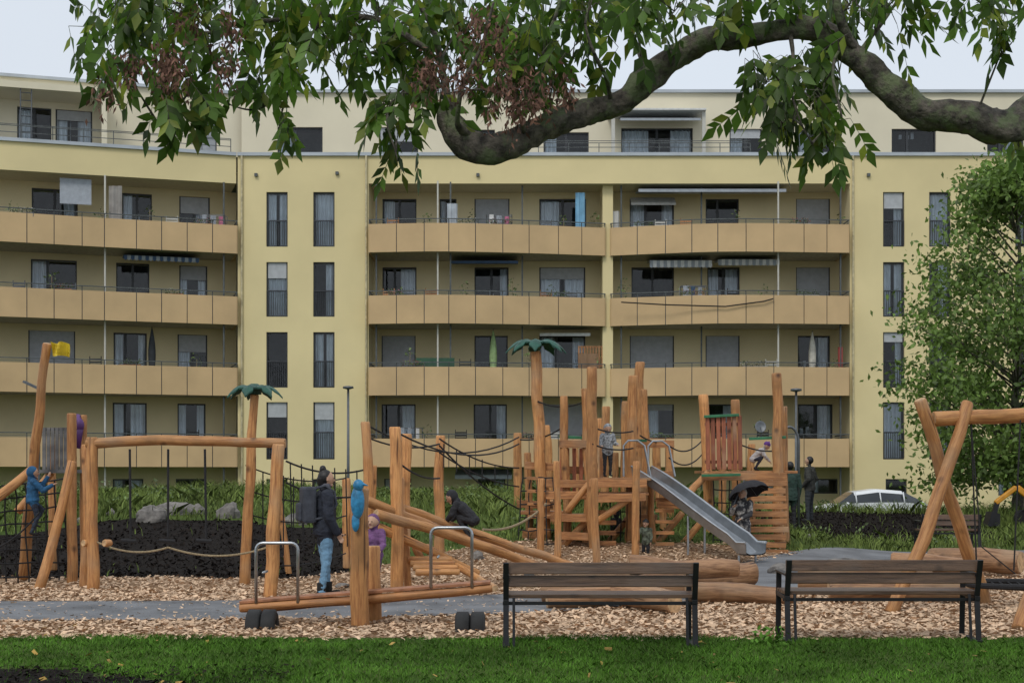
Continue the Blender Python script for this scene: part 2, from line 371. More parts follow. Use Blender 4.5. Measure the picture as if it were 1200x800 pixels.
wr=random.Random(3)
def window(pl,u0,u1,z0,z1,kind='win',depth=.14):
    d=-depth; w=u1-u0; fr=.055
    if kind=='shutter':
        pb('shutters',pl,u0+.01,u1-.01,z0,z1-.01,d-.03,d+.03)
        n=int((z1-z0)/.055)
        for i in range(n): z=z0+(i+.5)*(z1-z0)/n; pb('shutters',pl,u0+.04,u1-.04,z-.02,z+.02,d+.025,d+.045)
        for a,b_ in((u0,u0+.045),(u1-.045,u1)): pb('window_frames',pl,a,b_,z0,z1,d,d+.06)
        return
    for a,b_,c,e in((u0,u0+fr,z0,z1),(u1-fr,u1,z0,z1),(u0+fr,u1-fr,z0,z0+fr),(u0+fr,u1-fr,z1-fr,z1)): pb('window_frames',pl,a,b_,c,e,d-.04,d+.04)
    if w>1.15 or kind=='two':
        m_=u0+w*(.5 if wr.random()<.7 else .36); pb('window_frames',pl,m_-.05,m_+.05,z0+fr,z1-fr,d-.035,d+.035)
    if kind=='french':
        zz=z0+(z1-z0)*.47
        pb('window_frames',pl,u0+.03,u1-.03,zz-.025,zz+.025,.0,.04)
        nb=int(w/.09)
        for i in range(nb+1): uu=u0+.035+(w-.07)*i/nb; pb('window_frames',pl,uu-.011,uu+.011,z0+.06,zz-.02,.01,.03)
    tl=wr.uniform(-.012,.012)
    kb('window_glass').add([pl.p(u0+fr,z0+fr,d+tl),pl.p(u1-fr,z0+fr,d-tl),pl.p(u1-fr,z1-fr,d-tl),pl.p(u0+fr,z1-fr,d+tl)],[(0,1,2,3)])
    pb('room_interior',pl,u0-.2,u1+.2,z0-.1,z1+.1,d-1.3,d-1.2)
    pb('room_interior',pl,u0-.2,u0-.1,z0-.1,z1+.1,d-1.2,d-.08); pb('room_interior',pl,u1+.1,u1+.2,z0-.1,z1+.1,d-1.2,d-.08)
    r=wr.random()
    def curtain(a,b_,zt,zb):
        n=max(6,int((b_-a)/.035)); vv=[]
        for i in range(n+1):
            o=d-.14+.045*math.sin(i*1.5+a)+.02*math.sin(i*.7+a*9); vv+= [pl.p(a+(b_-a)*i/n,zb,o),pl.p(a+(b_-a)*i/n,zt,o)]
        kb('curtains').add(vv,[(2*i,2*i+2,2*i+3,2*i+1) for i in range(n)])
    if kind=='french' and r<.6:
        if r<.3: curtain(u0+fr,u1-fr,z1-fr,z0+fr)
        else: curtain(u0+fr,u0+w*.44,z1-fr,z0+fr); curtain(u0+w*.58,u1-fr,z1-fr,z0+fr)
    else:
        if r<.6: curtain(u0+fr,u0+fr+w*wr.uniform(.2,.42),z1-fr,z0+fr)
        if r<.3 or r>.75: curtain(u1-fr-w*wr.uniform(.2,.45),u1-fr,z1-fr,z0+fr)
    if wr.random()<.22: pb('shutters',pl,u0+.06,u1-.06,z1-wr.uniform(.25,.7),z1-.02,d+.02,d+.05)
    if wr.random()<.3: 
        for _ in range(3): uu=wr.uniform(u0+.15,u1-.15); pb('shutters',pl,uu-.06,uu+.06,z0+.9,z0+1.0+wr.random()*.3,d-.35,d-.25)
mainp=Plane((-30,56),(1,0)); recp=Plane((-30,57.8),(1,0))
A_=Vector((-19.4,53.35)); B_=Vector((-10.86,56)); lU=(B_-A_).normalized()
leftp=Plane((B_.x-lU.x*17,B_.y-lU.y*17),lU); leftr=leftp.off(1.9); LW=17.
pierL,pierR=mainp.u(278.5),mainp.u(432)
def tall(pl,px0,px1): return [(pl.u(px0),pl.u(px1),Z(y1,56),Z(y0,56)) for y0,y1 in((225,289),(307,371),(389,454),(471,538))]
ops=tall(mainp,312,337)+tall(mainp,367,392)
bas=[(mainp.u(312),mainp.u(337),.7,1.35),(mainp.u(367),mainp.u(392),.7,1.35)]
wallp('facade_walls',mainp,pierL,pierR,ZB,ZC,ops+bas)
for o in ops: window(mainp,*o,kind='french')
for o in bas: window(mainp,*o)
rr0=mainp.u(996); ops=tall(mainp,1035,1060)+tall(mainp,1089,1114)+tall(mainp,1190,1216)+tall(mainp,1250,1275)
bas=[(mainp.u(1038),mainp.u(1063),.7,1.35),(mainp.u(1170),mainp.u(1192),.7,1.35)]
wallp('facade_walls',mainp,rr0,62,ZB,ZC,ops+bas)
for i,o in enumerate(ops): window(mainp,*o,kind='french')
for o in bas: window(mainp,*o)
wallp('facade_walls',mainp,pierR,rr0,ZR,ZC); wallp('facade_walls',leftp,-2,LW,ZR,ZC)
for u_ in (pierR,rr0):
    p=mainp.p(u_,0)
    kb('recess_walls').add([(p.x,56,ZB),(p.x,57.8,ZB),(p.x,57.8,ZR),(p.x,56,ZR)],[(0,1,2,3)])
kb('recess_walls').add([leftp.p(LW,ZB),leftr.p(LW+.5,ZB),leftr.p(LW+.5,ZR),leftp.p(LW,ZR)],[(0,1,2,3)])
x0,x1=mainp.p(pierR,0).x,mainp.p(rr0,0).x
kb('ceilings').bx(x0,x1,56.01,57.79,ZR,ZR+.1)
c0=[leftp.p(-2,ZR,-.01),leftp.p(LW,ZR,-.01),leftr.p(LW,ZR),leftr.p(-2,ZR)]; kb('ceilings').add(c0,[(0,1,2,3)])
rowsC=[
 [(447,487,'win'),(555,594,'win'),(635,690,'shutter'),(758,790,'win'),(827,860,'win'),(935,976,'two')],
 [(447,487,'shutter'),(556,595,'win'),(632,686,'two'),(738,790,'shutter'),(827,867,'shutter'),(935,973,'win')],
 [(448,488,'win'),(556,596,'win'),(632,686,'two'),(740,790,'two'),(829,867,'win'),(933,973,'shutter')],
 [(448,488,'win'),(515,535,'win'),(556,597,'shutter'),(632,687,'two'),(738,790,'two'),(827,866,'win'),(933,973,'shutter')]]
rowsL=[[(-60,-10,'win'),(132,172,'win'),(208,241,'win')],
 [(-70,-20,'win'),(33,88,'shutter'),(133,172,'win'),(208,243,'win')],
 [(-70,-20,'win'),(36,90,'two'),(136,175,'win'),(210,243,'win')],
 [(-70,-20,'win'),(37,91,'two'),(143,178,'win'),(210,246,'win')]]
def rowops(pl,rows):
    o=[]
    for k,row in enumerate(rows):
        for a,b_,kd in row: o.append((pl.u(a),pl.u(b_),FL[k]+.42,FL[k]+2.56,kd))
    return o
oC=rowops(recp,rowsC); bC=[(recp.u(a),recp.u(a+32),.75,1.35,'win') for a in(450,560,640,760,880,950)]
wallp('recess_walls',recp,recp.u(425),recp.u(1003),ZB,ZR,[o[:4] for o in oC+bC])
for o in oC+bC: window(recp,*o)
oL=rowops(leftr,rowsL); bL=[(leftr.u(a),leftr.u(a+36),.75,1.35,'win') for a in(132,206)]
wallp('recess_walls',leftr,-2,LW+.6,ZB,ZR,[o[:4] for o in oL+bL])
for o in oL+bL: window(leftr,*o)
xa,xb=X(705,57),X(717,57); kb('facade_walls').bx(xa,xb,56.35,57.79,ZB,ZR-.003)
def balcony(front,backp,k,zf):
    pts=[Vector((x,y,0)) for x,y in front]; n=len(pts)
    z0=FL[k]; zt=z0+1.1
    back=[backp(p) for p in pts]
    vv=[];ff=[]
    for i in range(n):
        vv+= [pts[i]+Vector((0,.05,z0+.03)),back[i]+Vector((0,0,z0+.03)),pts[i]+Vector((0,.05,z0+.22)),back[i]+Vector((0,0,z0+.22))]
    for i in range(n-1):
        a=i*4;b_=a+4; ff+=[(a,a+1,b_+1,b_),(a+2,b_+2,b_+3,a+3),(a,b_,b_+2,a+2)]
    ff+=[(0,2,3,1),((n-1)*4,(n-1)*4+1,(n-1)*4+3,(n-1)*4+2)]
    kb('balcony_slabs').add(vv,ff)
    def seg(a,b_,gap=.016):
        t=(b_-a); L=t.length; t.normalize(); nn=Vector((t.y,-t.x,0))
        c=(a+b_)/2+Vector((0,0,(z0+zt)/2)); kb('balcony_panels').obox(c,t*(L/2-gap),nn*.02,Vector((0,0,(zt-z0)/2)))
        kb('rails').obox((a+b_)/2+Vector((0,0,zt+.17)),t*L/2,nn*.02,Vector((0,0,.018)))
        kb('rails').obox((a+b_)/2+Vector((0,0,zt+.075)),t*L/2,nn*.006,Vector((0,0,.006)))
        kb('rails').obox(a-nn*.03+Vector((0,0,(z0+zt)/2+.08)),t*.018,nn*.008,Vector((0,0,(zt-z0)/2+.1)))
    for i in range(n-1): seg(pts[i],pts[i+1])
    for q,s in((0,1),(n-1,-1)): seg(back[q],pts[q]) if s==1 else seg(pts[q],back[q])
def poly_resample(pts,step=1.0):
    ps=smooth_poly([(a,b_,0) for a,b_ in pts],16); out=[ps[0]]; L=sum((ps[i+1]-ps[i]).length for i in range(len(ps)-1)); n=round(L/step); acc=0; tgt=L/n
    for i in range(len(ps)-1):
        acc+=(ps[i+1]-ps[i]).length
        if acc>=tgt-1e-4 and len(out)<n: out.append(ps[i+1]); acc-=tgt
    out.append(ps[-1]); return [(p.x,p.y) for p in out]
def fr(l): return poly_resample([(X(px,y),y) for px,y in l])
f1=fr([(432.5,55.35),(520,55.1),(620,55.55),(709,56.2)]); f2=fr([(716,56.2),(780,55.6),(860,55.15),(995,55.45)])
lf=[leftp.p(u_,0,o) for u_,o in((-2,.6),(4,.55),(8,.75),(12,.5),(17,.35))]
f3=poly_resample([(p.x,p.y) for p in lf])
def bkC(p): return Vector((p.x,57.79,0))
def bkL(p):
    u_=(p-leftp.O).dot(leftp.U); return leftr.p(min(u_,LW),0,.01)
for k in range(4):
    balcony(f1,bkC,k,0); balcony(f2,bkC,k,0); balcony(f3,bkL,k,0)
def front_y(px):
    for fl in((f1,f2) if px>300 else (f3,)):
        for i in range(len(fl)-1):
            a=600+fl[i][0]*F/fl[i][1]; b_=600+fl[i+1][0]*F/fl[i+1][1]
            if a<=px<=b_: t=(px-a)/(b_-a); return fl[i][1]*(1-t)+fl[i+1][1]*t
    return 56.2
for px,y in((441,55.9),(513,55.5),(612,56.4),(528,55.7),(728,56.4),(912,55.6),(985,55.8),(822,56.6)):
    x_=X(px,y); key='white_posts' if px in(513,912) else 'rails'
    kb(key).bx(x_-.03,x_+.03,y-.03,y+.03,ZB if px!=528 else 4.7,ZR)
for px in(123,262):
    p=leftp.p(leftp.u(px),0,.1); kb('rails' if px==262 else 'white_posts').bx(p.x-.03,p.x+.03,p.y-.03,p.y+.03,ZB,ZR)
kb('roof_caps').bx(mainp.p(pierL,0).x,40,55.9,56.3,ZC,ZC+.13)
c=leftp.p(LW/2-1,ZC+.065,-.1); kb('roof_caps').obox(c,leftp.U*(LW/2+1),leftp.N*.2,Vector((0,0,.065)))
kb('terrace_roof').add([leftp.p(-2,ZC-.02,-.1),leftp.p(LW,ZC-.02,-.1),(40,56.1,ZC-.02),(40,70,ZC-.02),(-30,70,ZC-.02)],[(0,1,2,3,4)])
ph=Plane((-30,58.6),(1,0)); phl=leftp.off(2.9); ZP=17.22
def pw(pl,px0,px1,y0,y1,Y=58.6): return (pl.u(px0),pl.u(px1),Z(y1,Y),Z(y0,Y))
uj=ph.u(283)
o1=[(*pw(ph,325,378,149,186),'two'),(*pw(ph,444,490,149,186),'win'),(*pw(ph,637,690,155,186),'two'),(*pw(ph,728,812,150,186),'two'),(*pw(ph,855,893,151,186),'win'),(*pw(ph,1045,1097,151,186),'two'),(*pw(ph,1157,1200,160,186),'two'),(*pw(ph,545,580,152,186),'win'),(*pw(ph,935,975,152,186),'win')]
wallp('penthouse_walls',ph,uj,62,ZC-.1,ZP,[o[:4] for o in o1])
for o in o1: window(ph,*o)
ul=phl.u(283)
o2=[(phl.u(20),phl.u(60),14.2,16.1,'two'),(phl.u(65),phl.u(108),14.2,16.1,'two'),(phl.u(232),phl.u(254),14.2,16.0,'shutter'),(phl.u(-60),phl.u(-20),14.2,16.1,'win')]
wallp('penthouse_walls',phl,-2,ul,ZC-.1,ZP,[o[:4] for o in o2])
for o in o2: window(phl,*o)
pj=ph.p(uj,0)
kb('roof_caps').bx(pj.x,40,58.45,58.75,ZP,ZP+.12)
c=phl.p(ul/2-1,ZP+.06,0); kb('roof_caps').obox(c,phl.U*(ul/2+1),phl.N*.15,Vector((0,0,.06)))
kb('terrace_roof').add([phl.p(-2,ZP-.02,-.05),phl.p(ul,ZP-.02,-.05),(40,58.7,ZP-.02),(40,70,ZP-.02),(-30,70,ZP-.02)],[(0,1,2,3,4)])
pb('penthouse_walls',phl,phl.u(-80),phl.u(118),16.35,16.6,0.003,1.9)
pb('penthouse_walls',phl,phl.u(118),phl.u(124),14.1,16.6,0.003,1.9)
pb('white_posts',ph,ph.u(714),ph.u(718),14.1,16.2,1.2,1.3); pb('white_posts',ph,ph.u(818),ph.u(822),14.1,16.2,1.2,1.3); pb('awning_white',ph,ph.u(712),ph.u(822),16.15,16.22,.02,1.5)
def rail(pl,u0,u1,z,o,h=.75):
    for zz in(.25,.5,h): pb('rails',pl,u0,u1,z+zz-.012,z+zz+.012,o-.012,o+.012)
    n=int((u1-u0)/1.1)
    for i in range(n+1): uu=u0+(u1-u0)*i/n; pb('rails',pl,uu-.015,uu+.015,z,z+h,o-.015,o+.015)
rail(leftp,-1,LW-.2,ZC+.13,-.1,.55); rail(mainp,mainp.u(560),mainp.u(880),ZC+.13,-.15,.42)
kb('recess_walls').add([(-30,70,ZB),(40,70,ZB),(40,70,ZP),(-30,70,ZP)],[(0,1,2,3)])
for px in(283,429,1000):
    x_=X(px,55.9); kb('pipes').tube([(x_,55.93,ZB),(x_,55.93,ZC)],.045,8)
for px,y in((300,205),(560,205),(1018,205),(395,203)): p=P(px,y,55.95); kb('rails').box(p,(.12,.12,.12))
def awn(key,pl,px0,px1,z,o0,o1,drop,val=.18):
    a,b_=pl.u(px0),pl.u(px1); v_=[pl.p(a,z,o0),pl.p(b_,z,o0),pl.p(b_,z-drop,o1),pl.p(a,z-drop,o1),pl.p(b_,z-drop-val,o1),pl.p(a,z-drop-val,o1)]
    kb(key).add(v_,[(0,1,2,3),(3,2,4,5)])
def awn_s(pl,px0,px1,z,o0,o1,drop,val=.28,keys=('awning_dark','awning_white')):
    a,b_=pl.u(px0),pl.u(px1); n=int((b_-a)/.13)
    for i in range(n):
        u0=a+(b_-a)*i/n;u1=a+(b_-a)*(i+1)/n; key=keys[i%2]
        kb(key).add([pl.p(u0,z,o0),pl.p(u1,z,o0),pl.p(u1,z-drop,o1),pl.p(u0,z-drop,o1),pl.p(u1,z-drop-val+.05,o1),pl.p((u0+u1)/2,z-drop-val,o1),pl.p(u0,z-drop-val+.05,o1)],[(0,1,2,3),(3,2,4,5,6)])
awn_s(recp,757,828,10.1,.1,1.6,.12,.3,('awning_grey','awning_white')); awn_s(recp,835,905,10.1,.1,1.6,.08,.26,('awning_grey','awning_white'))
awn('awning_blue',recp,530,607,10.05,.1,1.7,.1,.1); awn_s(leftr,143,229,10.1,.1,1.7,.1,.2,('awning_blue','awning_grey'))
awn('awning_grey',recp,744,912,12.9,.1,1.7,.12,.12); awn('awning_grey',ph,724,816,16.1,.1,1.4,.25,.1)
awn('awning_white',recp,632,690,7.25,.1,1.2,.1,.12); awn('awning_white',recp,738,790,12.75,.1,.6,.3,.1)
awn('awning_grey',leftp.off(.3),70,107,12.85,0,.12,.95,.05)
awn('awning_grey',recp,535,600,1.75,.4,1.6,.25,.15)
BM=dict(facade_walls=mk('yellow_render',(.72,.61,.335),.9,var=.06,scale=.35,bump=.15,bscale=60),recess_walls=mk('cream_render',(.66,.57,.345),.9,var=.08,scale=.4),
 penthouse_walls=mk('pale_render',(.72,.66,.50),.9,var=.05,scale=.4),balcony_panels=mk('tan_panel',(.56,.39,.205),.7,var=.08,scale=.7),
 balcony_slabs=mk('slab_concrete',(.38,.35,.28),.9,var=.15),ceilings=mk('ceiling_render',(.55,.5,.36),.9,var=.05),
 rails=mk('rail_metal',(.10,.11,.11),.5,.4),white_posts=mk('white_post',(.52,.51,.46),.5,var=.05),roof_caps=mk('zinc_cap',(.42,.46,.50),.5,.1,var=.1,scale=1),
 terrace_roof=mk('roof_gravel',(.2,.2,.19),.9),window_frames=mk('frame_anthracite',(.03,.033,.038),.45,var=.1),shutters=mk('roller_shutter',(.40,.42,.44),.6,var=.08),
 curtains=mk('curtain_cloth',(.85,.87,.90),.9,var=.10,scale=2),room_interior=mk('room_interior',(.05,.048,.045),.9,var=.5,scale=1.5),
 pipes=mk('downpipe',(.55,.48,.30),.5,.2),awning_white=mk('awning_white',(.66,.66,.65),.8,var=.1),awning_dark=mk('awning_dark',(.06,.07,.09),.8,var=.2),awning_grey=mk('awning_grey',(.33,.36,.40),.8,var=.1),awning_blue=mk('awning_blue',(.05,.09,.17),.8,var=.1))
m,n,b=nt('window_glass'); gl=N(n,'ShaderNodeBsdfGlossy'); gl.inputs['Roughness'].default_value=.03; tr=N(n,'ShaderNodeBsdfTransparent'); tr.inputs[0].default_value=(.86,.92,.95,1)
fz=N(n,'ShaderNodeFresnel'); fz.inputs[0].default_value=1.6; mx=N(n,'ShaderNodeMixShader'); n.links.new(fz.outputs[0],mx.inputs[0]); n.links.new(tr.outputs[0],mx.inputs[1]); n.links.new(gl.outputs[0],mx.inputs[2]); n.links.new(mx.outputs[0],n.nodes['Material Output'].inputs[0])
BM['window_glass']=m
for k,mb in K.items(): mb.obj(k,BM[k],bl)
pot=mk('terracotta',(.30,.13,.07),.8)
flowers=[mk('flower_red',(.45,.04,.05),.7,island=.5),mk('flower_pink',(.5,.15,.25),.7,island=.5),mk('flower_white',(.6,.6,.55),.7,island=.3)]
def plant(x,y,z,r,tall=1.):
    e=empty('potted_plant',(x,y,z)); mb=MB(); mb.loft([((x,y,z),.1,.1),((x,y,z+.26),.14,.14)],(1,0,0),(0,1,0),12); mb.obj('pot',pot,e)
    mb=MB(); mb.tube([(x,y,z+.2),(x+.02,y,z+.2+.7*tall)],.012,5); mb.obj('stem',ROPEB,e)
    blobs('leaves',[(x,y,z+.3+.6*tall,r),(x+.1,y,z+.25+.3*tall,r*.8)],SHR,.12,70,e,1.2)
for px,k in ((697,3),(175,3),(500,3),(120,3),(645,2),(470,2),(730,2),(985,3),(600,2),(660,3),(890,0),(480,1),(980,1),(745,0),(555,3),(865,3),(60,2),(230,1),(545,2),(805,2),(895,2),(15,3),(700,1),(620,1),(500,0)):
    y=front_y(px)+.45
    plant(X(px,y),y,FL[k]+.22,random.uniform(.18,.32),random.uniform(1.2,1.9))
def flower_box(px0,px1,k,fi):
    y=(front_y(px0)+front_y(px1))/2+.20; x0,x1=X(px0,y),X(px1,y); z=FL[k]+1.08; e=empty('flower_box',((x0+x1)/2,y,z)); mb=MB(); mb.box(((x0+x1)/2,y,z-.02),(x1-x0,.16,.16)); mb.obj('box',random.choice([pot,GREYM,BM['white_posts']]),e)
    cs=[(x0+(i+.5)*(x1-x0)/6,y,z+.12+random.uniform(0,.06),random.uniform(.1,.17)) for i in range(6)]; blobs('leaves',cs,SHR,.07,250,e); 
    if fi>=0: blobs('flowers',[(a_,b_-.03,c_+.03,r_*.95) for a_,b_,c_,r_ in cs],flowers[fi],.045,110,e)
for a in((536,560,3,2),(572,600,3,0),(455,470,2,1),(640,668,2,-1),(742,768,3,-1),(800,826,2,1),(925,950,3,0),(10,40,3,2),(60,84,2,0),(140,165,1,-1),(230,250,3,1),(935,960,2,-1),(470,495,1,0),(760,790,0,-1),(870,900,1,2),(610,630,0,1),(190,215,2,2)): flower_box(*a)
def parasol(px,py0,y,col,k):
    x=X(px,y); z0=FL[k]+.22; zt=Z(py0,y); e=empty('closed_parasol',(x,y,z0)); mb=MB(); mb.tube([(x,y,z0),(x,y,zt+.05)],.02,8); mb.loft([((x,y,z0),.22,.22),((x,y,z0+.08),.2,.2)],(1,0,0),(0,1,0)); mb.obj('pole',GREYM,e)
    mb=MB(); hh=zt-(z0+.75); rg=[]
    for i in range(9):
        t=i/8; rg.append(((x,y,zt-t*hh),.02+.13*math.sin(min(1,t*1.15)*2.2),.02+.12*math.sin(min(1,t*1.15)*2.2)))
    mb.loft(rg,(1,0,0),(0,1,0),10); mb.obj('canopy',col,e,True)
parasol(578,387,56.3,mk('parasol_green',(.35,.50,.22),.8),1); parasol(952,389,56.3,mk('parasol_cream',(.6,.58,.5),.8),1)
parasol(178,384,55.4,mk('parasol_black',(.03,.035,.04),.8),1)
e=empty('wooden_trellis',P(694,420,56.1)); mb=MB()
for i in range(10): x=X(679,56)+i*.115; mb.box((x,56.45,Z(418,56.3)),(.06,.03,.9))
for zz in(406,418,428): mb.box((X(694,56.3),56.48,Z(zz,56.3)),(1.1,.02,.06))
mb.obj('slats',PLANK,e)
def screen(px,k,w,h,colr,nm='balcony_screen'):
    y=front_y(px)+.35; x=X(px,y); z=FL[k]+.22+h/2; e=empty(nm,(x,y,z)); mb=MB(); n_=8; v_=[]
    for i in range(n_+1):
        for s in(-1,1): v_.append((x-w/2+w*i/n_,y+.03*math.sin(i*1.7),z+s*h/2))
    mb.add(v_,[(2*i,2*i+2,2*i+3,2*i+1) for i in range(n_)]); mb.obj('panel',mk(nm+'_cloth',colr,.7,var=.15,scale=3),e)
screen(680,3,.38,2.3,(.20,.42,.60)); screen(135,3,.5,2.2,(.30,.28,.26)); screen(690,1,.8,1.5,(.25,.15,.08)); screen(510,1,1.5,1.25,(.03,.09,.05)); screen(530,3,.4,1.7,(.42,.46,.50)); screen(985,1,.2,1.7,(.3,.06,.05)); screen(720,3,.4,1.6,(.5,.5,.48))
def chair(px,k,y):
    x=X(px,y); z=FL[k]+.22; e=empty('garden_chair',(x,y,z)); mb=MB()
    for a in(-.22,.22):
        for b_ in(-.2,.2): mb.bx(x+a-.015,x+a+.015,y+b_-.015,y+b_+.015,z,z+(1.25 if b_>0 else .6))
    mb.bx(x-.24,x+.24,y-.22,y+.22,z+.43,z+.46)
    for i in range(6): mb.bx(x-.22,x+.22,y+.19,y+.21,z+.55+i*.11,z+.61+i*.11)
    mb.obj('frame',random.choice([BLACKM,BM['white_posts'],GREYM,PLANK]),e)
for px,k in((455,2),(478,2),(640,2),(670,2),(820,2),(805,3),(60,3),(200,3),(80,2),(545,1),(895,0),(540,0),(640,3),(225,0),(460,3),(505,2),(775,3),(860,2),(650,0),(700,0),(905,1),(20,2),(110,1)): chair(px,k,front_y(px)+.6)
def rack(px,k):
    y=front_y(px)+.55; x=X(px,y); z0=FL[k]+.22; e=empty('drying_rack',(x,y,z0)); a,b_=x-.5,x+.5; mb=MB()
    for q in(a,b_): mb.tube([(q,y-.25,z0),(q,y+.25,z0+1.3)],.012,6); mb.tube([(q,y+.25,z0),(q,y-.25,z0+1.3)],.012,6)
    for i in range(7): mb.tube([(a,y-.3+i*.1,z0+1.3),(b_,y-.3+i*.1,z0+1.3)],.006,5)
    mb.obj('frame',GREYM,e)
    for j in range(3):
        mb=MB(); w_=random.uniform(.12,.24); xx=a+.2+j*.3; yy=y-.25+j*.2; mb.add([(xx-w_/2,yy,z0+1.3),(xx,yy+.02,z0+1.32),(xx+w_/2,yy,z0+1.3),(xx+w_/2,yy+.02,z0+.85),(xx,yy-.02,z0+.83),(xx-w_/2,yy,z0+.86)],[(0,1,4,5),(1,2,3,4)]); mb.obj('laundry',random.choice([BM['awning_white'],BM['awning_blue'],BM['awning_grey'],flowers[1]]),e)
rack(812,2); rack(585,3); rack(250,3); rack(480,0)
e=empty('balcony_string_cable',P(850,352,55)); mb=MB(); mb.tube([P(728,354,55.5),P(780,357,55.2),P(850,359,55.03),P(895,353,55.05),P(906,350,55.1)],.026,6); mb.obj('cable',BLACKM,e)
def dish(px,k):
    y=front_y(px)+.3; x=X(px,y); z=FL[k]+1.55; e=empty('satellite_dish',(x,y,z)); mb=MB(); mb.loft([((x,y,z),.02,.02),((x-.02,y-.05,z+.01),.14,.16),((x-.04,y-.1,z+.02),.22,.25),((x-.04,y-.105,z+.02),.21,.24),((x-.02,y-.06,z+.01),.13,.15)],(1,0,0),(0,.3,.95),18); mb.tube([(x,y,z-1.3),(x,y,z)],.02,6); mb.tube([(x,y-.1,z-.2),(x-.1,y-.35,z)],.01,5); mb.obj('dish',GREYM,e,True)
dish(892,0)
e=empty('roof_ladder',P(30,140,55)); mb=MB(); q=phl.p(phl.u(32),14.1,1.8)
for s in(-.2,.2): mb.tube([q+phl.U*s,q+phl.U*s+Vector((0,0,2.3))],.025,6)
for i in range(7): mb.tube([q-phl.U*.2+Vector((0,0,.3+i*.3)),q+phl.U*.2+Vector((0,0,.3+i*.3))],.018,6)
mb.obj('ladder',GREYM,e)
# ---------------------------------------------------------------- street lamps
def lamp(px,ytop,d,name='street_lamp',hook=0):
    x=X(px,d); z0=float(th(x,d)); zt=Z(ytop,d); e=empty(name,(x,d,z0)); mb=MB()
    if hook:
        pts=[(x,d,z0),(x,d,zt-.35)]+[(x-hook*(1-math.cos(a))*1.,d,zt-.35+.35*math.sin(a)) for a in np.linspace(0.2,math.pi/2+.5,8)]
        mb.tube(pts,.03,8)
    else:
        mb.tube([(x,d,z0),(x,d,z0+1),(x,d,zt)],[.06,.045,.035],10); mb.loft([((x,d,zt),.05,.05),((x,d,zt+.03),.17,.17),((x,d,zt+.09),.16,.16),((x,d,zt+.11),.02,.02)],(1,0,0),(0,1,0),16)
    mb.obj('pole',GREYM,e,True)
lamp(408,456,44); lamp(933,459,42); lamp(936,500,31,'curved_lamp_post',.2)
e=empty('street_lamp',P(40,600,38)); mb=MB(); x=X(45,38); mb.tube([(x,38,.8),(x,38,Z(455,38))],.05,8); mb.beam(P(45,455,38),P(28,447,38),.2,.06); mb.obj('pole',GREYM,e)
# ---------------------------------------------------------------- benches
def bench(px0,px1,pyf,name='park_bench'):
    d=gd(pyf); x0,x1=X(px0,d),X(px1,d); e=empty(name,((x0+x1)/2,d,0)); mb=MB(); zt=.76
    for x in(x0+.03,x1-.03):
        mb.beam((x,d,0),(x,d+.06,.44),.05,.02,(0,1,0)); mb.beam((x,d+.055,.42),(x,d-.05,zt),.05,.02,(0,1,0))
        mb.beam((x,d+.50,0),(x,d+.46,.62),.05,.02,(0,1,0)); mb.beam((x,d+.03,.40),(x,d+.5,.42),.05,.04); mb.beam((x,d-.0,.62),(x,d+.5,.63),.06,.02)
        mb.beam((x,d-.05,.012),(x,d+.55,.012),.06,.02)
    for x in(x0+.1,x1-.1): mb.beam((x,d,0),(x,d+.06,.44),.025,.02,(0,1,0))
    mb.beam((x0,d+.1,.385),(x1,d+.1,.385),.03,.03)
    mb.obj('frame',BLACKM,e,bevel=.003)
    SW=Matrix(((0,0,1,0),(1,0,0,0),(0,1,0,0),(0,0,0,1)))
    for i,(yy,zz) in enumerate(((-.035,.705),(-.012,.59))):
        o=MB(); L=x1-x0-.02; o.obox((0,0,0),(.016,0,0),(0,.052,0),(0,0,L/2)); q=o.obj('backrest_slat',BENCHW,None,bevel=.006)
        q.matrix_basis=Matrix.Translation(((x0+x1)/2,d+yy+.045,zz))@Matrix.Rotation(math.radians(-10),4,'X')@SW
        q.parent=e; q.matrix_parent_inverse=Matrix.Translation(-e.location)
    for i in range(4):
        o=MB(); L=x1-x0-.02; o.obox((0,0,0),(.045,0,0),(0,.018,0),(0,0,L/2)); q=o.obj('seat_slat',BENCHW,None,bevel=.005)
        q.matrix_basis=Matrix.Translation(((x0+x1)/2,d+.11+i*.11,.45))@SW
        q.parent=e; q.matrix_parent_inverse=Matrix.Translation(-e.location)
bench(589,819,758); bench(920,1151,752)
bench(1079,1150,648)
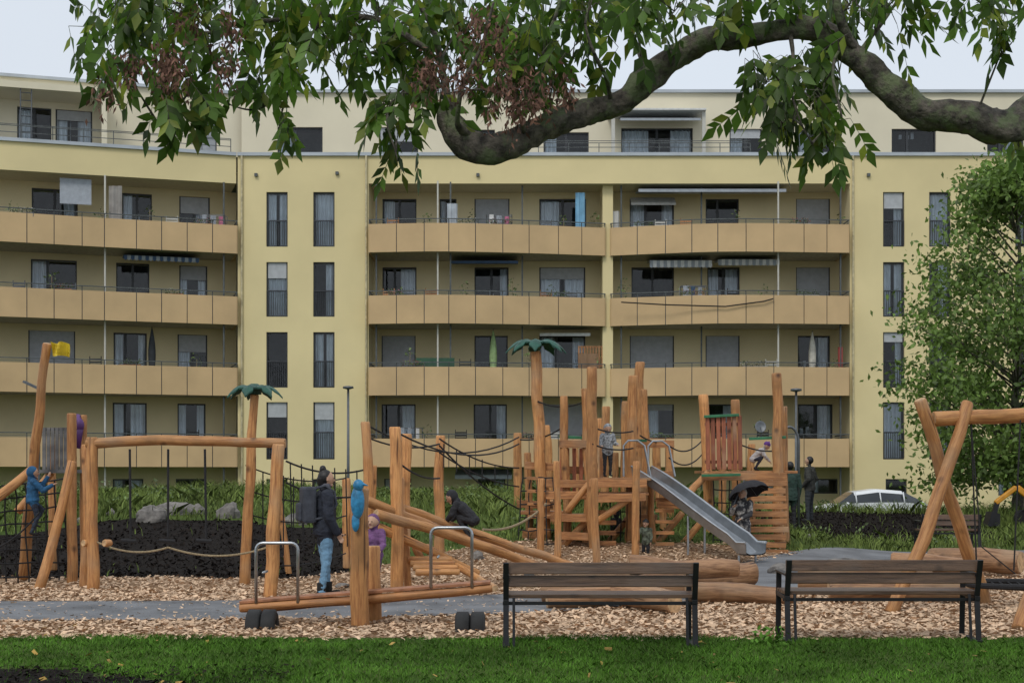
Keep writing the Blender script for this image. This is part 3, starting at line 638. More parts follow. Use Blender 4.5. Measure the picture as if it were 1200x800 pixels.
# ---------------------------------------------------------------- play equipment
def L2(e,name,a,b_,rpx,mat=WOOD,r1=None):
    A=P(*a);B=P(*b_); r=rpx*(a[2]+b_[2])/2/F
    return log(e,name,A,B,r,r1,mat)
def post(e,px0,py0,px1,pyb,rpx,name='post',d=None):
    d=d or gd(pyb); zt=Z(py0,d); return log(e,name,(X(px1,d),d,-.1),(X(px0,d),d,zt),rpx*.95*d/F,rpx*.86*d/F)
def palm(e,c,R,n=7,seed=0):
    c=Vector(c); mb=MB(); rr=random.Random(seed)
    for i in range(n):
        a=2*math.pi*i/n+rr.uniform(-.15,.15)+.1; dr=Vector((math.cos(a),math.sin(a),0)); sd=Vector((-dr.y,dr.x,0)); v_=[];f_=[]
        for k in range(9):
            t=k/8; p=c+dr*R*t+Vector((0,0,R*(.30*math.sin(t*2.2)-.52*t*t))); w=R*(.08+.19*math.sin(math.pi*min(1,t*.9+.1)))*(1 if k%2==0 else .66)
            if k==8: w=.005
            for dz in(.012,-.012): v_+=[p-sd*w+Vector((0,0,dz-.35*w)),p+Vector((0,0,dz)),p+sd*w+Vector((0,0,dz-.35*w))]
        for k in range(8):
            a0=k*6;b0=a0+6
            f_+=[(a0,b0,b0+1,a0+1),(a0+1,b0+1,b0+2,a0+2),(a0+3,a0+4,b0+4,b0+3),(a0+4,a0+5,b0+5,b0+4),(a0,a0+3,b0+3,b0),(a0+2,b0+2,b0+5,a0+5)]
        mb.add(v_,f_)
    mb.loft([(c-Vector((0,0,.06)),.1,.1),(c+Vector((0,0,.05)),.12,.12),(c+Vector((0,0,.09)),.05,.05)],(1,0,0),(0,1,0),10)
    mb.obj('palm_fronds',PALMG,e)
d=gd(690)
e=empty('climbing_beam_frame',(X(215,d),d,0))
L2(e,'beam',(101,519,d),(335,520,d),6.3)
post(e,108,512,109,690,7.5); log(e,'post',(X(98,d+.3),d+.3,-.1),(X(100,d+.3),d+.3,Z(520,d)),.06)
post(e,326,520,316,700,8.5); post(e,322,545,340,672,4,'brace')
for px in(97,122): log(e,'collar',P(px,636,d-.05),P(px+8,636,d+.05),.05)
mb=MB()
for px in(152,197,240): 
    mb.tube([P(px,526,d),P(px+random.uniform(-3,3),630,d)],.018,6); mb.tube([P(px-10,633,d),P(px+8,634,d)],.03,6)
mb.obj('hanging_ropes',ROPE,e)
mb=MB(); mb.tube(rope_pts(P(112,634,d),P(197,641,d),.1),.014,6); mb.tube(rope_pts(P(197,641,d),P(316,640,d),.12),.014,6); mb.obj('step_rope',ROPEB,e)
d=gd(684); e=empty('palm_pole',(X(287,d),d,0)); log(e,'trunk_post',(X(286,d),d,-.1),P(298,462,d),6.5*d/F,5*d/F); palm(e,P(298,457,d),.40,7,1)
mb=MB()
for i in range(5): mb.tube(rope_pts(P(288,545+i*28,d),P(405,560+i*22,d+2),.12),.011,5)
for i in range(9): mb.tube([P(296+i*12,549+i*1.6+3,d+.2*i),P(296+i*12,655-i*1.5,d+.2*i)],.010,5)
mb.obj('rope_net',ROPE,e)
e=empty('pirate_climbing_tower',(X(70,20),20,0))
L2(e,'mast',(28,678,20.6),(55,402,20.0),6.8,r1=.06); L2(e,'leaning_post',(46,690,19.2),(84,540,19.6),6); L2(e,'post',(84,684,20.3),(84,484,20.3),6); L2(e,'post',(100,675,21),(98,486,21),5)
L2(e,'post',(62,668,22),(60,520,22),5); L2(e,'ramp_log',(-30,600,19.5),(40,549,20.3),6); L2(e,'cross_log',(20,600,20.6),(60,553,20.8),5)
mb=MB(); 
for i in range(7): mb.box((X(53+i*5,20.6),20.55,Z(526,20.6)),(.05,.02,.62))
mb.box((X(68,20.6),20.9,Z(552,20.6)),(.5,.75,.05)); mb.box((X(68,20.6),20.58,Z(503,20.6)),(.46,.03,.05)); mb.obj('lookout_box',mk('weathered_boards',(.17,.17,.17),.8,var=.3) ,e)
mb=MB(); v_=[];f_=[]
for i in range(9):
    for j in range(5): v_.append(P(59+i*2.6,400+j*4+math.sin(i*.8)*1.2+i*.3,20.0)+Vector((0,.09*math.sin(i*.9+j*.4),0)))
for i in range(8):
    for j in range(4): f_.append((i*5+j,i*5+j+1,i*5+j+6,i*5+j+5))
mb.add(v_,f_); mb.obj('flag',mk('yellow_flag',(.75,.55,.03),.7,var=.2,scale=8,trans=.3),e)
mb=MB(); net(mb,P(-30,575,19.9),P(75,560,20.2),P(82,690,20.6),P(-30,690,19.9),9,8); 
mb.tube(rope_pts(P(0,640,19.4),P(46,600,19.4),.05),.012,5); mb.obj('climbing_net',ROPE,e)
mb=MB(); mb.tube([P(91,488,21),P(94,500,20.8),P(90,525,20.8)],.05,8); mb.ell(P(93,498,20.8),.07,.06,.10); mb.obj('toy_figure',mk('purple_paint',(.10,.03,.16),.5),e,True)
d=14.5; e=empty('seesaw',(X(427,d),d,0))
log(e,'pivot_post',(X(424,14.5),14.45,-.1),(X(423,14.5),14.45,Z(572,14.5)),.095,.085)
log(e,'pivot_post',(X(437,14.8),14.95,-.1),(X(436,14.8),14.95,Z(640,14.8)),.08,.075)
for o_ in(-.09,.09): log(e,'rail_log',P(281,712,14.72+o_),P(577,689,14.72+o_),.045,.042,PLANK)
mb=MB(); mb.beam(P(283,710,14.72)+Vector((0,0,.05)),P(575,687,14.72)+Vector((0,0,.05)),.26,.03); o=mb.obj('seat_board',mk('seesaw_board',(.36,.15,.07),.5,var=.3,scale=8),e,bevel=.005)
def hoop(x0,x1,zb,zt,y):
    r=.07; return [(x0,y,zb)]+[(x0+r-r*math.cos(a),y,zt-r+r*math.sin(a)) for a in np.linspace(0,math.pi/2,5)]+[(x1-r+r*math.sin(a),y,zt-r+r*math.cos(a)) for a in np.linspace(0,math.pi/2,5)]+[(x1,y,zb)]
mb=MB()
for (a0,a1,pb0,pt0) in((300,349,706,636),(505,553,688,618)):
    for o_ in(-.13,.13):
        d2=14.72+o_; mb.tube(hoop(X(a0,d2),X(a1,d2),Z(pb0,d2),Z(pt0,d2),d2),.017,8)
    mb.tube([(X(a0+8,14.6),14.59,Z(pb0-36,14.7)),(X(a0+8,14.6),14.85,Z(pb0-36,14.7))],.014,6)
mb.obj('handle_hoops',STEEL,e,True)
mb=MB(); c=P(419,588,14.3); mb.ell(c,.07,.05,.17); mb.ell(c+Vector((.01,-.01,.17)),.055,.05,.06); mb.tube([c+Vector((.05,-.02,.18)),c+Vector((.11,-.03,.165))],[.02,.003],6); mb.ell(c+Vector((-.02,0,-.2)),.04,.02,.1)
mb.obj('bird_figure',mk('blue_paint',(.03,.22,.42),.45,var=.3,scale=20),e,True)
def halftyre(px,pyb):
    dd=gd(pyb); x=X(px,dd); e=empty('half_buried_tyre',(x,dd,0)); mb=MB()
    for o_ in(-.075,.075):
        v_=[];f_=[]; R=.16; n=20
        for i in range(n+1):
            a=math.pi*i/n*1.1-.15
            for k in range(10):
                g=2*math.pi*k/10; q=max(-1,min(1,1.3*math.cos(g)));w=max(-1,min(1,1.3*math.sin(g)))
                v_.append((x+o_+w*.073,dd+(R-.03+q*.055)*math.cos(a),(R-.03+q*.055)*math.sin(a)))
        for i in range(n):
            for k in range(10): f_.append((i*10+k,i*10+(k+1)%10,(i+1)*10+(k+1)%10,(i+1)*10+k))
        mb.add(v_,f_)
    mb.obj('tyre',RUBBER,e,True)
halftyre(307,735); halftyre(551,738)
e=empty('log_climbing_course',(X(500,19),19,0))
for a in((428,494,430,690,6.5),(463,500,465,694,8),(476,508,474,680,7),(515,510,515,664,6.5),(405,560,406,668,6),(437,545,438,660,5)): post(e,*a)
for a,b_,r in(((428,586,18.2),(628,662,20.6),6.),((440,602,18),(640,668,20),6.),((470,596,19),(676,664,21.5),5.5),((500,640,20),(580,690,17.6),4.5),((430,612,18.4),(560,672,19.2),5.5)):
    L2(e,'ramp_log',a,b_,r)
for i in range(4): L2(e,'rung',(478+i*3,655+i*5,18.8-.2*i),(530+i*3,655+i*5,18.8-.2*i),4)
for pts in(((468,560),(478,690)),((487,640),(500,668))): L2(e,'brace',(pts[0][0],pts[0][1],19),(pts[1][0],pts[1][1],18.8),5)
mb=MB()
for a,b_,s in(((430,512,20.5),(515,520,23),.1),((515,514,23),(608,548,26),.12),((430,498,20.5),(608,512,27),.35),((515,530,23),(608,570,26),.1),((468,508,19),(608,520,27),.25),((335,540,19.5),(428,550,20),.1),((335,565,19.5),(428,580,20),.1),((465,540,19),(515,560,22),.08),((515,522,23),(608,596,26),.1)):
    mb.tube(rope_pts(P(*a),P(*b_),s),.014,6)
for i in range(6): mb.tube([P(520+i*15,520+i*6,23+i*.5),P(520+i*15,548+i*5,23+i*.5)],.010,5)
for i in range(7): mb.tube([P(340+i*13,542+1.5*i,19.6),P(342+i*13,640,19.8)],.010,5)
mb.obj('ropes',ROPE,e)
mb=MB(); mb.tube(rope_pts(P(566,620,22),P(640,590,25),.15),.02,6); mb.obj('light_rope',ROPEB,e)
e=empty('climbing_tower_with_slide',(X(700,26),26,0))
T=[(627,412,641,654,7.5),(607,507,609,642,5.5),(618,530,622,652,5),(660,464,665,655,5.5),(686,455,688,655,6),(693,430,696,658,7.2),(710,476,708,642,5.5),(742,440,738,655,6.5),(750,424,747,642,6.5),(755,456,753,650,5),(769,515,773,642,5.5),(784,516,786,645,5.5),(674,515,676,640,4.5),(652,540,653,662,4.5),(722,530,722,640,4.5),(762,560,766,655,4.5),(697,560,700,668,5),
 (640,498,644,640,5),(634,560,634,660,4.5),(703,490,702,638,4.5),(733,470,731,640,5),(648,585,649,648,5),(746,540,744,662,5),(776,560,779,650,4.5)]
for a in T: post(e,*a)
palm(e,P(628,404,gd(654)),.56,8,3)
def place(q,M,e): q.matrix_basis=M; q.parent=e; q.matrix_parent_inverse=Matrix.Translation(-e.location)
def deck(px0,px1,py,d0,d1,n=8,mat=PLANK,th_=.05,nm='deck'):
    d=(d0+d1)/2; x0,x1=X(px0,d),X(px1,d); z=Z(py,d); 
    for i in range(n):
        mb=MB(); y=d0+(d1-d0)*(i+.5)/n; w=(d1-d0)/n*.45; mb.obox((0,0,0),(w,0,0),(0,th_/2,0),(0,0,(x1-x0)/2)); q=mb.obj(nm,mat,None,bevel=.005)
        place(q,Matrix.Translation(((x0+x1)/2,y,z))@Matrix(((0,0,1,0),(1,0,0,0),(0,1,0,0),(0,0,0,1))),e)
def hb(px0,py0,px1,py1,d,w=.05,h=.14,mat=PLANK,nm='board',d1=None):
    a=P(px0,py0,d);b_=P(px1,py1,d1 or d); t=b_-a; L=t.length; mb=MB(); mb.obox((0,0,0),(h/2,0,0),(0,w/2,0),(0,0,L/2)); q=mb.obj(nm,mat,None,bevel=.006)
    tt=t.normalized(); sx=tt.cross(Vector((0,1,0))); 
    sx=sx.normalized() if sx.length>.05 else Vector((0,0,1)); sy=tt.cross(sx); R=Matrix((sx,sy,tt)).transposed().to_4x4()
    place(q,Matrix.Translation((a+b_)/2)@R,e)
deck(690,757,561,25.0,26.9,7); deck(640,700,604,25.2,26.6,5); deck(700,757,578,24.8,25.9,4); deck(610,660,600,26,27,4)
for a in((640,580,702,580,25.4),(645,606,700,607,25.1),(690,566,758,566,24.95),(700,584,757,582,24.75),(655,627,700,629,25.2),(655,520,700,520,25.8),(742,520,790,520,26.5),(765,556,790,556,26.6),(615,545,660,548,26.2),(612,626,645,628,26.1),(770,590,800,592,26),(640,566,690,567,25.7),(655,550,690,551,26.4),(606,590,648,592,26.3),(735,606,770,607,26.2)): hb(*a)
for a in((700,610,738,584,25,24.8),(650,650,700,598,25.4,25.4),(768,640,800,600,26,26),(664,600,694,562,25.2,25.2),(709,640,742,600,26,26)):
    L2(e,'brace_log',(a[0],a[1],a[4]),(a[2],a[3],a[5]),4.2)
for i in range(6): hb(617+i*.4,560+i*15,645,561+i*15,25.9,.05,.06,PLANK,'rung')
for i in range(5): hb(768,585+i*13,790,585+i*13,25.2,.05,.06,PLANK,'rung')
for i in range(5): hb(700,600+i*12,722,600+i*12,25.3,.05,.08,PLANK,'step')
for x_ in(658,665,673,681): hb(x_,525,x_,578,26.1,.03,.07,REDW,'slat')
for x_ in(697,705): hb(x_,520,x_,560,26.7,.03,.08,PLANK,'slat')
for p_ in((655,511,700,514,25.9),(735,516,758,516,26.2)): hb(*p_,.05,.05,GREENP,'green_board')
mb=MB()
for a,b_,s in(((694,500,25),(742,505,25.5),.06),((694,520,25),(742,525,25.5),.06),((750,510,26),(770,518,26.5),.02),((610,515,27),(660,500,26),.08),((784,522,26),(826,512,28),.18),((784,536,26),(826,528,28),.2),((630,470,26),(686,470,26),.1),((787,575,26),(828,560,27),.15)): mb.tube(rope_pts(P(*a),P(*b_),s),.014,6)
net(mb,P(612,560,26.2),P(648,560,25.6),P(655,652,25.2),P(606,652,26),4,6,.012); net(mb,P(716,585,25.9),P(750,585,25.9),P(750,650,25.9),P(716,650,25.9),3,5,.012)
mb.obj('ropes',ROPE,e)
mb=MB(); top=P(752,558,25.6); end=P(886,652,23.4); end.z=.22; pts=[]
for i in range(15):
    t=i/14; p=top.lerp(end,t); p.z=top.z+(end.z-top.z)*(.25*float(ss(0,1,t))+.75*t)
    if t>.9: p.z=end.z+.02
    pts.append(p)
dr=(end-top); dr.z=0; dr.normalize(); sd=Vector((-dr.y,dr.x,0)); prof=[(-.25,.18),(-.25,.17),(-.23,.0),(-.15,-.03),(.15,-.03),(.23,0),(.25,.17),(.25,.18),(.235,.18),(.225,.02),(.14,-.012),(-.14,-.012),(-.225,.02),(-.235,.18)]
v_=[p+sd*a+Vector((0,0,b_)) for p in pts for a,b_ in prof]; m_=len(prof)
mb.add(v_,[(i*m_+k,i*m_+(k+1)%m_,(i+1)*m_+(k+1)%m_,(i+1)*m_+k) for i in range(14) for k in range(m_)])
for s_ in(-.25,.25): mb.tube([p+sd*s_+Vector((0,0,.18)) for p in pts],.022,6)
for t_ in(7,13): 
    for s_ in(-.2,.2): p=pts[t_]+sd*s_; mb.tube([(p.x,p.y,-.05),(p.x,p.y,p.z-.03)],.02,6)
for s_ in(-.3,.3):
    q=top+sd*s_; mb.tube([q+Vector((-.1,0,0)),q+Vector((-.1,0,.55)),q+Vector((-.02,0,.64)),q+Vector((.15,0,.64)),q+Vector((.27,0,.55)),q+Vector((.38,0,.0))],.02,8)
mb.obj('slide',STEEL,e,True).modifiers.new('es','EDGE_SPLIT')
e=empty('climbing_tower',(X(870,27),27,0))
for a in((824,462,833,650,6.5),(862,468,866,646,6),(911,437,914,655,6.8),(918,476,921,652,6),(846,512,848,640,5),(880,520,882,645,5)): post(e,*a)
deck(822,922,553,25.9,28,7); hb(822,558,922,558,25.8)
for i in range(7): hb(829+i*6.3,487,830+i*6.3,550,25.9,.03,.075,REDW,'slat')
hb(826,497,868,497,25.95,.03,.06,REDW); hb(826,541,868,541,25.95,.03,.06,REDW)
hb(878,514,921,512,25.9,.05,.05,GREENP,'green_board'); hb(825,488,866,486,25.85,.05,.05,GREENP,'green_board'); hb(822,557,868,556,25.7,.04,.05,GREENP,'green_board')
for i in range(10): hb(878+random.uniform(-2,2),566+i*9,921+random.uniform(-1,3),566+i*9,25.3,.06,.10,PLANK,'log_wall_board')
L2(e,'ramp_log',(800,587,25.5),(832,552,26),4.5); L2(e,'ramp_log',(797,640,26),(832,600,26),4.2); L2(e,'ramp_log',(868,600,26),(880,655,24.8),4.2)
mb=MB(); net(mb,P(836,560,26.1),P(864,560,26.1),P(864,645,26.1),P(836,645,26.1),3,6,.012); mb.tube(rope_pts(P(866,520,26),P(911,528,26),.05),.014,6); mb.obj('ropes',ROPE,e)
d=16.4; e=empty('wooden_swing',(X(1150,d),d,0))
L2(e,'a_frame_leg',(1044,719,15.9),(1136,472,16.5),8.); L2(e,'a_frame_leg',(1156,712,16.9),(1078,468,16.4),8.); L2(e,'beam',(1094,491,16.45),(1420,474,17.0),8.8)
L2(e,'a_frame_leg',(1194,738,14.2),(1300,440,17.0),8); L2(e,'a_frame_leg',(1500,735,15),(1400,462,17.0),8.5)
mb=MB()
for a in(1138,1196): mb.tube([P(a,492,16.5),P(1165+(a-1165)*.75,668,16.5)],.010,5)
mb.tube([P(1138,495,16.5),P(1150,640,16.4),P(1190,672,16.4)],.008,5)
bc=P(1185,684,16.5); R=.5
ring=[bc+Vector((R*math.cos(a),R*math.sin(a)*.9,0)) for a in np.linspace(0,2*math.pi,25)]; mb.tube(ring,.035,8)
for i in range(-4,5): 
    o_=i/5*R; w=math.sqrt(R*R-o_*o_)*.97; mb.tube(rope_pts(bc+Vector((o_,-w*.9,0)),bc+Vector((o_,w*.9,0)),.04,6),.009,5); mb.tube(rope_pts(bc+Vector((-w,o_*.9,0)),bc+Vector((w,o_*.9,0)),.04,6),.009,5)
mb.obj('nest_swing_seat',ROPE,e)
e=empty('fallen_log_pile',(X(760,17),17,0))
def L3(nm,a,b_,r): return log(e,nm,a,b_,r,r*.85,LOGM,20,.22)
L3('log',(X(636,17.2),17.3,.16),(X(800,17.2),16.9,.20),.17); L3('log',(X(700,16.2),16.9,.15),(X(786,16),15.7,.14),.15)
L3('log',(X(660,18),18.2,.18),(X(895,18),18.6,.24),.18); L3('log',(X(812,17),17.1,.14),(X(930,17),16.8,.12),.12); L3('log',(X(740,17.4),17.8,.40),(X(868,17.6),17.7,.36),.13); L3('log',(X(640,16.7),16.4,.12),(X(735,16.5),16.5,.13),.12)
e=empty('fallen_log_pile',(X(1050,18),18,0))
L3('log',(X(935,18.3),18.3,.17),(X(1085,18.3),18.0,.18),.17); L3('log',(X(1100,22),22.4,.2),(X(1180,22),21.4,.2),.2); L3('log',(X(975,17),17.2,.14),(X(1150,17),17.0,.16),.14); L3('log',(X(1040,18.8),18.6,.40),(X(1140,18.4),18.2,.36),.13)
def boulder(px,py,w,h,d=None):
    d=d or gd(py); x=X(px,d); z=float(th(x,d)); W=w*d/F/2*.85; Hh=h*d/F*.8; mb=MB(); mb.ell((0,0,0),W,W*.8,Hh*.75,None,14,10); ph=random.random()*99
    v_=[]
    for q in mb.v:
        q=Vector(q); k=1+.35*noise.noise(q/W*1.3+Vector((ph,0,0)))+.16*noise.noise(q/W*3.5+Vector((ph,0,0))); v_.append((q.x*k+x,q.y*k+d,q.z*k+z+Hh*.12))
    mesh('boulder',v_,mb.f,STONE)
for a in((178,0,42,24,28),(205,0,55,20,29),(268,0,30,24,28.5),(345,0,36,16,28),(100,0,24,12,28),(912,672,34,16),(990,664,46,12),(1060,660,26,10),(560,0,20,14,24),(232,0,24,14,29),(130,0,26,10,29),(1160,664,30,10),(820,0,22,12,30),(952,0,18,8,30),(400,688,18,8),(1120,0,20,12,31),(620,676,16,8)): boulder(*a)
# ---------------------------------------------------------------- people
SKIN=mk('skin',(.50,.30,.20),.5,var=.08); HAIR=mk('black_hair',(.012,.010,.009),.5,var=.3,scale=30)
def cloth(nm,c,var=.25,sc=12): return mk(nm,c,.85,var=var,scale=sc,bump=.3,bscale=18)
DEF={'hipL':(-.052,0,.50),'hipR':(.052,0,.50),'knL':(-.058,.012,.275),'knR':(.058,.012,.275),'anL':(-.06,-.012,.045),'anR':(.06,-.012,.045),'pel':(0,0,.515),'wai':(0,0,.61),'che':(0,.0,.72),'nek':(0,-.004,.825),'hd':(0,.012,.925),
 'shL':(-.105,-.002,.795),'shR':(.105,-.002,.795),'elL':(-.14,-.015,.635),'elR':(.14,-.015,.635),'wrL':(-.142,.03,.50),'wrR':(.142,.03,.50)}
LIP=mk('lips',(.35,.12,.10),.5)
def person(name,loc,yaw,h,cols,pose={},hs=1.,bulk=1.15,coat=None,hair=1,hood=0,hat=None,vox=None,hairlen=0):
    J={k:Vector(v) for k,v in DEF.items()}
    for k,v_ in pose.items():
        if k in J: J[k]=Vector(v_)
    segs=[]; mb=MB(); sx=(J['shR']-J['shL']).normalized()
    up=(J['nek']-J['pel']).normalized(); fw=up.cross(sx).normalized()
    bk=bulk
    rg=[(J['pel']-up*.045,.070*bk,.058*bk),(J['pel'],.088*bk,.066*bk),(J['wai'],.080*bk,.060*bk),(J['che'],.094*bk,.064*bk),(J['che'].lerp(J['nek'],.5),.092*bk,.056*bk),(J['che'].lerp(J['nek'],.85),.055,.042),(J['nek'],.034,.034)]
    mb.loft(rg,sx,fw,16)
    for a,b_,r in(('pel','wai',.085*bk),('wai','che',.085*bk),('che','nek',.06*bk)): segs.append((J[a],J[b_],r,'top'))
    if coat:
        c0=J['wai']; c1=J['pel']-Vector((0,0,coat[0])); mb.loft([(c0,.084*bk,.064*bk),(J['pel'],.094*bk,.074*bk),(c1,coat[1],coat[1]*.8)],sx,fw,16); segs.append((J['pel'],c1,coat[1]*.9,'top'))
    def cp(a,b_,r0,r1,lab,fl=1.,side=None,seg=10): mb.cap(a,b_,r0,r1,seg,fl,side); segs.append((Vector(a),Vector(b_),(r0+r1)/2,lab))
    hfw=Vector(pose.get('look',fw)).normalized()
    for s in 'LR':
        cp(J['che'].lerp(J['nek'],.55),J['sh'+s],.045,.042*bk,'top')
        cp(J['sh'+s],J['el'+s],.040*bk,.031*bk,'top'); cp(J['el'+s],J['wr'+s],.031*bk,.023*bk,'top')
        cp(J['hip'+s],J['kn'+s],.054*(bk*.5+.5),.038,'bottom'); cp(J['kn'+s],J['an'+s],.037,.026,'bottom')
        an=J['an'+s]; sh=(J['kn'+s]-an).normalized(); ft=Vector(pose.get('foot',(0,1,0))); ft=(ft-sh*ft.dot(sh)*.7).normalized()
        cp(an+sh*.02,an-sh*.01,.027,.027,'shoe'); cp(an-sh*.022-ft*.015,an-sh*.024+ft*.085,.024,.020,'shoe',.9)
        d_=(J['wr'+s]-J['el'+s]).normalized(); side=d_.cross(Vector((0,0,1)) if abs(d_.z)<.8 else Vector((0,1,0))).normalized()
        if abs(d_.z)>=.8: side=Vector((0,1,0)); side=(side-d_*side.dot(d_)).normalized()
        pn=d_.cross(side); w=J['wr'+s]; cp(w,w+d_*.012,.015,.016,'skin')
        cp(w+d_*.016,w+d_*.042,.019,.021,'skin',.45,side)
        for i,(o_,ln) in enumerate(((-.0165,.036),(-.0055,.044),(.0055,.041),(.0165,.031))):
            b0=w+d_*.052+side*o_; k1=b0+d_*ln*.5+pn*.004; k2=k1+d_*ln*.42+pn*.011; cp(b0,k1,.0052,.0048,'skin',seg=6); cp(k1,k2,.0048,.0042,'skin',seg=6)
        t0=w+d_*.022+side*.018; t1=t0+d_*.018+side*.016+pn*.006; cp(t0,t1,.0065,.0055,'skin',seg=6); cp(t1,t1+d_*.018+side*.003+pn*.004,.0055,.0046,'skin',seg=6)
    hd=J['hd']; cp(J['nek']-Vector((0,0,.01)),hd-Vector((0,0,.03)),.027,.027,'skin')
    right=hfw.cross(Vector((0,0,1))); right=right.normalized() if right.length>.1 else sx; hup=right.cross(hfw).normalized()
    R=Matrix((right,hfw,hup)).transposed()
    mb.ell(hd+hup*.008,.049*hs,.058*hs,.062*hs,R); segs.append((hd+hfw*.012*hs,hd-hup*.02+hfw*.015,.05*hs,'skin'))
    cp(hd-hup*.035*hs+hfw*.018*hs,hd-hup*.045*hs+hfw*.032*hs,.03*hs,.02*hs,'skin')
    cp(hd+hfw*.054*hs+hup*.004,hd+hfw*.064*hs-hup*.010*hs,.005*hs,.0085*hs,'skin')
    for s_ in(-1,1): cp(hd+right*.049*hs*s_+hup*.006,hd+right*.051*hs*s_-hup*.010*hs,.010*hs,.007*hs,'skin',.5,hfw)
    if hair: mb.ell(hd-hfw*.012*hs+hup*.018*hs,.055*hs,.060*hs,.062*hs,R); segs.append((hd-hfw*.03*hs+hup*.03*hs,hd-hfw*.028*hs-hup*.01*hs,.052*hs,'hair'))
    if hairlen: cp(hd-hfw*.035*hs,hd-hfw*.04*hs-hup*hairlen,.045*hs,.035*hs,'hair')
    if hood: 
        mb.ell(hd-hfw*.014*hs+hup*.012*hs,.064*hs,.066*hs,.073*hs,R); segs.append((hd-hfw*.03*hs+hup*.03*hs,hd-hfw*.03*hs-hup*.03*hs,.058*hs,'hair'))
        cp(J['nek']-fw*.02,hd-hup*.04-hfw*.03,.05,.055,'hair')
    if hat=='bun': cp(hd-hfw*.03+hup*.075,hd-hfw*.028+hup*.085,.028,.026,'hair')
    if hat=='beanie': mb.ell(hd-hfw*.004*hs+hup*.03*hs,.059*hs,.065*hs,.055*hs,R); segs.append((hd+hup*.045*hs,hd+hup*.05*hs,.056*hs,'hair')); cp(hd+hup*.088*hs,hd+hup*.09*hs,.014,.014,'hair')
    o=mesh('tmp',[tuple(Vector(q)*h) for q in mb.v],mb.f,SKIN)
    md=o.modifiers.new('r','REMESH'); md.mode='VOXEL'; md.voxel_size=vox or (.0075 if h>1.3 else .0055)
    sm=o.modifiers.new('s','SMOOTH'); sm.factor=.5; sm.iterations=3
    dg=bpy.context.evaluated_depsgraph_get(); me=bpy.data.meshes.new_from_object(o.evaluated_get(dg)); bpy.data.objects.remove(o)
    n=len(me.vertices); co=np.empty(n*3); me.vertices.foreach_get('co',co); co=co.reshape(-1,3)
    nf=len(me.polygons); fc=np.empty(nf*3); me.polygons.foreach_get('center',fc); fc=fc.reshape(-1,3)/h
    labs=['top','bottom','shoe','skin','hair']; best=np.full(nf,9e9); mi=np.zeros(nf,dtype=np.int32)
    for a,b_,r,l in segs:
        a=np.array(a);b_=np.array(b_); ab=b_-a; t=np.clip(((fc-a)@ab)/max(ab@ab,1e-9),0,1)[:,None]; dd=np.linalg.norm(fc-a-t*ab,axis=1)-r
        k=dd<best; best[k]=dd[k]; mi[k]=labs.index(l)
    me.materials.clear()
    for l in labs: me.materials.append(cols[l])
    me.polygons.foreach_set('material_index',mi); me.polygons.foreach_set('use_smooth',np.ones(nf,dtype=bool))
    nr=np.empty(n*3); me.vertices.foreach_get('normal',nr); nr=nr.reshape(-1,3)
    hz=np.array(J['hd'])*h; far=np.linalg.norm(co-hz,axis=1)>.09*h*hs
    wr_=np.minimum(np.linalg.norm(co-np.array(J['wrL'])*h,axis=1),np.linalg.norm(co-np.array(J['wrR'])*h,axis=1))>.1*h; idx=np.where(far&wr_)[0]
    for i in idx:
        q=co[i].copy(); co[i]=q+nr[i]*.009*(noise.noise(Vector((q[0]*9,q[1]*9,q[2]*22)))+.5*noise.noise(Vector(q)*40))
    me.vertices.foreach_set('co',co.astype(np.float32).ravel()); me.update()
    e=empty(name,loc); ob=bpy.data.objects.new('body',me); link(ob); M=Matrix.Translation(loc)@Matrix.Rotation(yaw,4,'Z'); place(ob,M,e)
    fm=MB()
    for s_ in(-1,1): fm.ell((hd+hfw*.054*hs+right*.019*hs*s_+hup*.008*hs)*h,.0065*hs*h,.005*hs*h,.0045*hs*h,R,8,6)
    oe=fm.obj('eyes',HAIR); fm=MB(); fm.ell((hd+hfw*.054*hs-hup*.026*hs)*h,.014*hs*h,.006*hs*h,.004*hs*h,R,8,6); om=fm.obj('mouth',LIP)
    for q in(oe,om): place(q,M,e)
    return e,M,J,h
def addp(e,M,mb,name,mat,smooth=True,bevel=0):
    o=mb.obj(name,mat,None,smooth,bevel); place(o,M,e); return o
black=cloth('black_cloth',(.018,.018,.022)); navy=cloth('navy_jacket',(.018,.022,.035)); jeans=cloth('blue_jeans',(.17,.32,.47),.15); boot=cloth('black_boot',(.012,.012,.012))
def cl(top,bottom,shoe=boot,hair=HAIR): return dict(top=top,bottom=bottom,shoe=shoe,skin=SKIN,hair=hair)
d=18.05; e,M,J,h=person('woman_with_backpack',(X(381,d),d,0),math.radians(-72),1.60,cl(navy,jeans),dict(elR=(.15,.0,.63),wrR=(.13,.07,.51),anL=(-.05,.03,.045),anR=(.06,-.04,.045),knR=(.06,.0,.275)),bulk=1.35,coat=(.03,.115,None),hat='bun',hairlen=.03)
BP=cloth('backpack_grey',(.05,.055,.07)); mb=MB(); mb.box((0,-.22,1.16),(.30,.18,.46)); mb.box((0,-.33,1.07),(.24,.07,.24)); addp(e,M,mb,'backpack',BP,False,.045)
mb=MB()
for s in(-.1,.1): mb.tube([(s,-.15,1.36),(s,-.02,1.40),(s,.10,1.32),(s*1.2,.12,1.16),(s*1.5,-.02,1.0),(s*1.3,-.16,.98)],.018,6)
addp(e,M,mb,'straps',BP)
mb=MB(); mb.loft([((0,0,1.34),.07,.07),((0,0,1.40),.075,.075),((0,.01,1.43),.06,.06)],(1,0,0),(0,1,0),14); addp(e,M,mb,'scarf',cloth('grey_scarf',(.10,.10,.12)))
mb=MB()
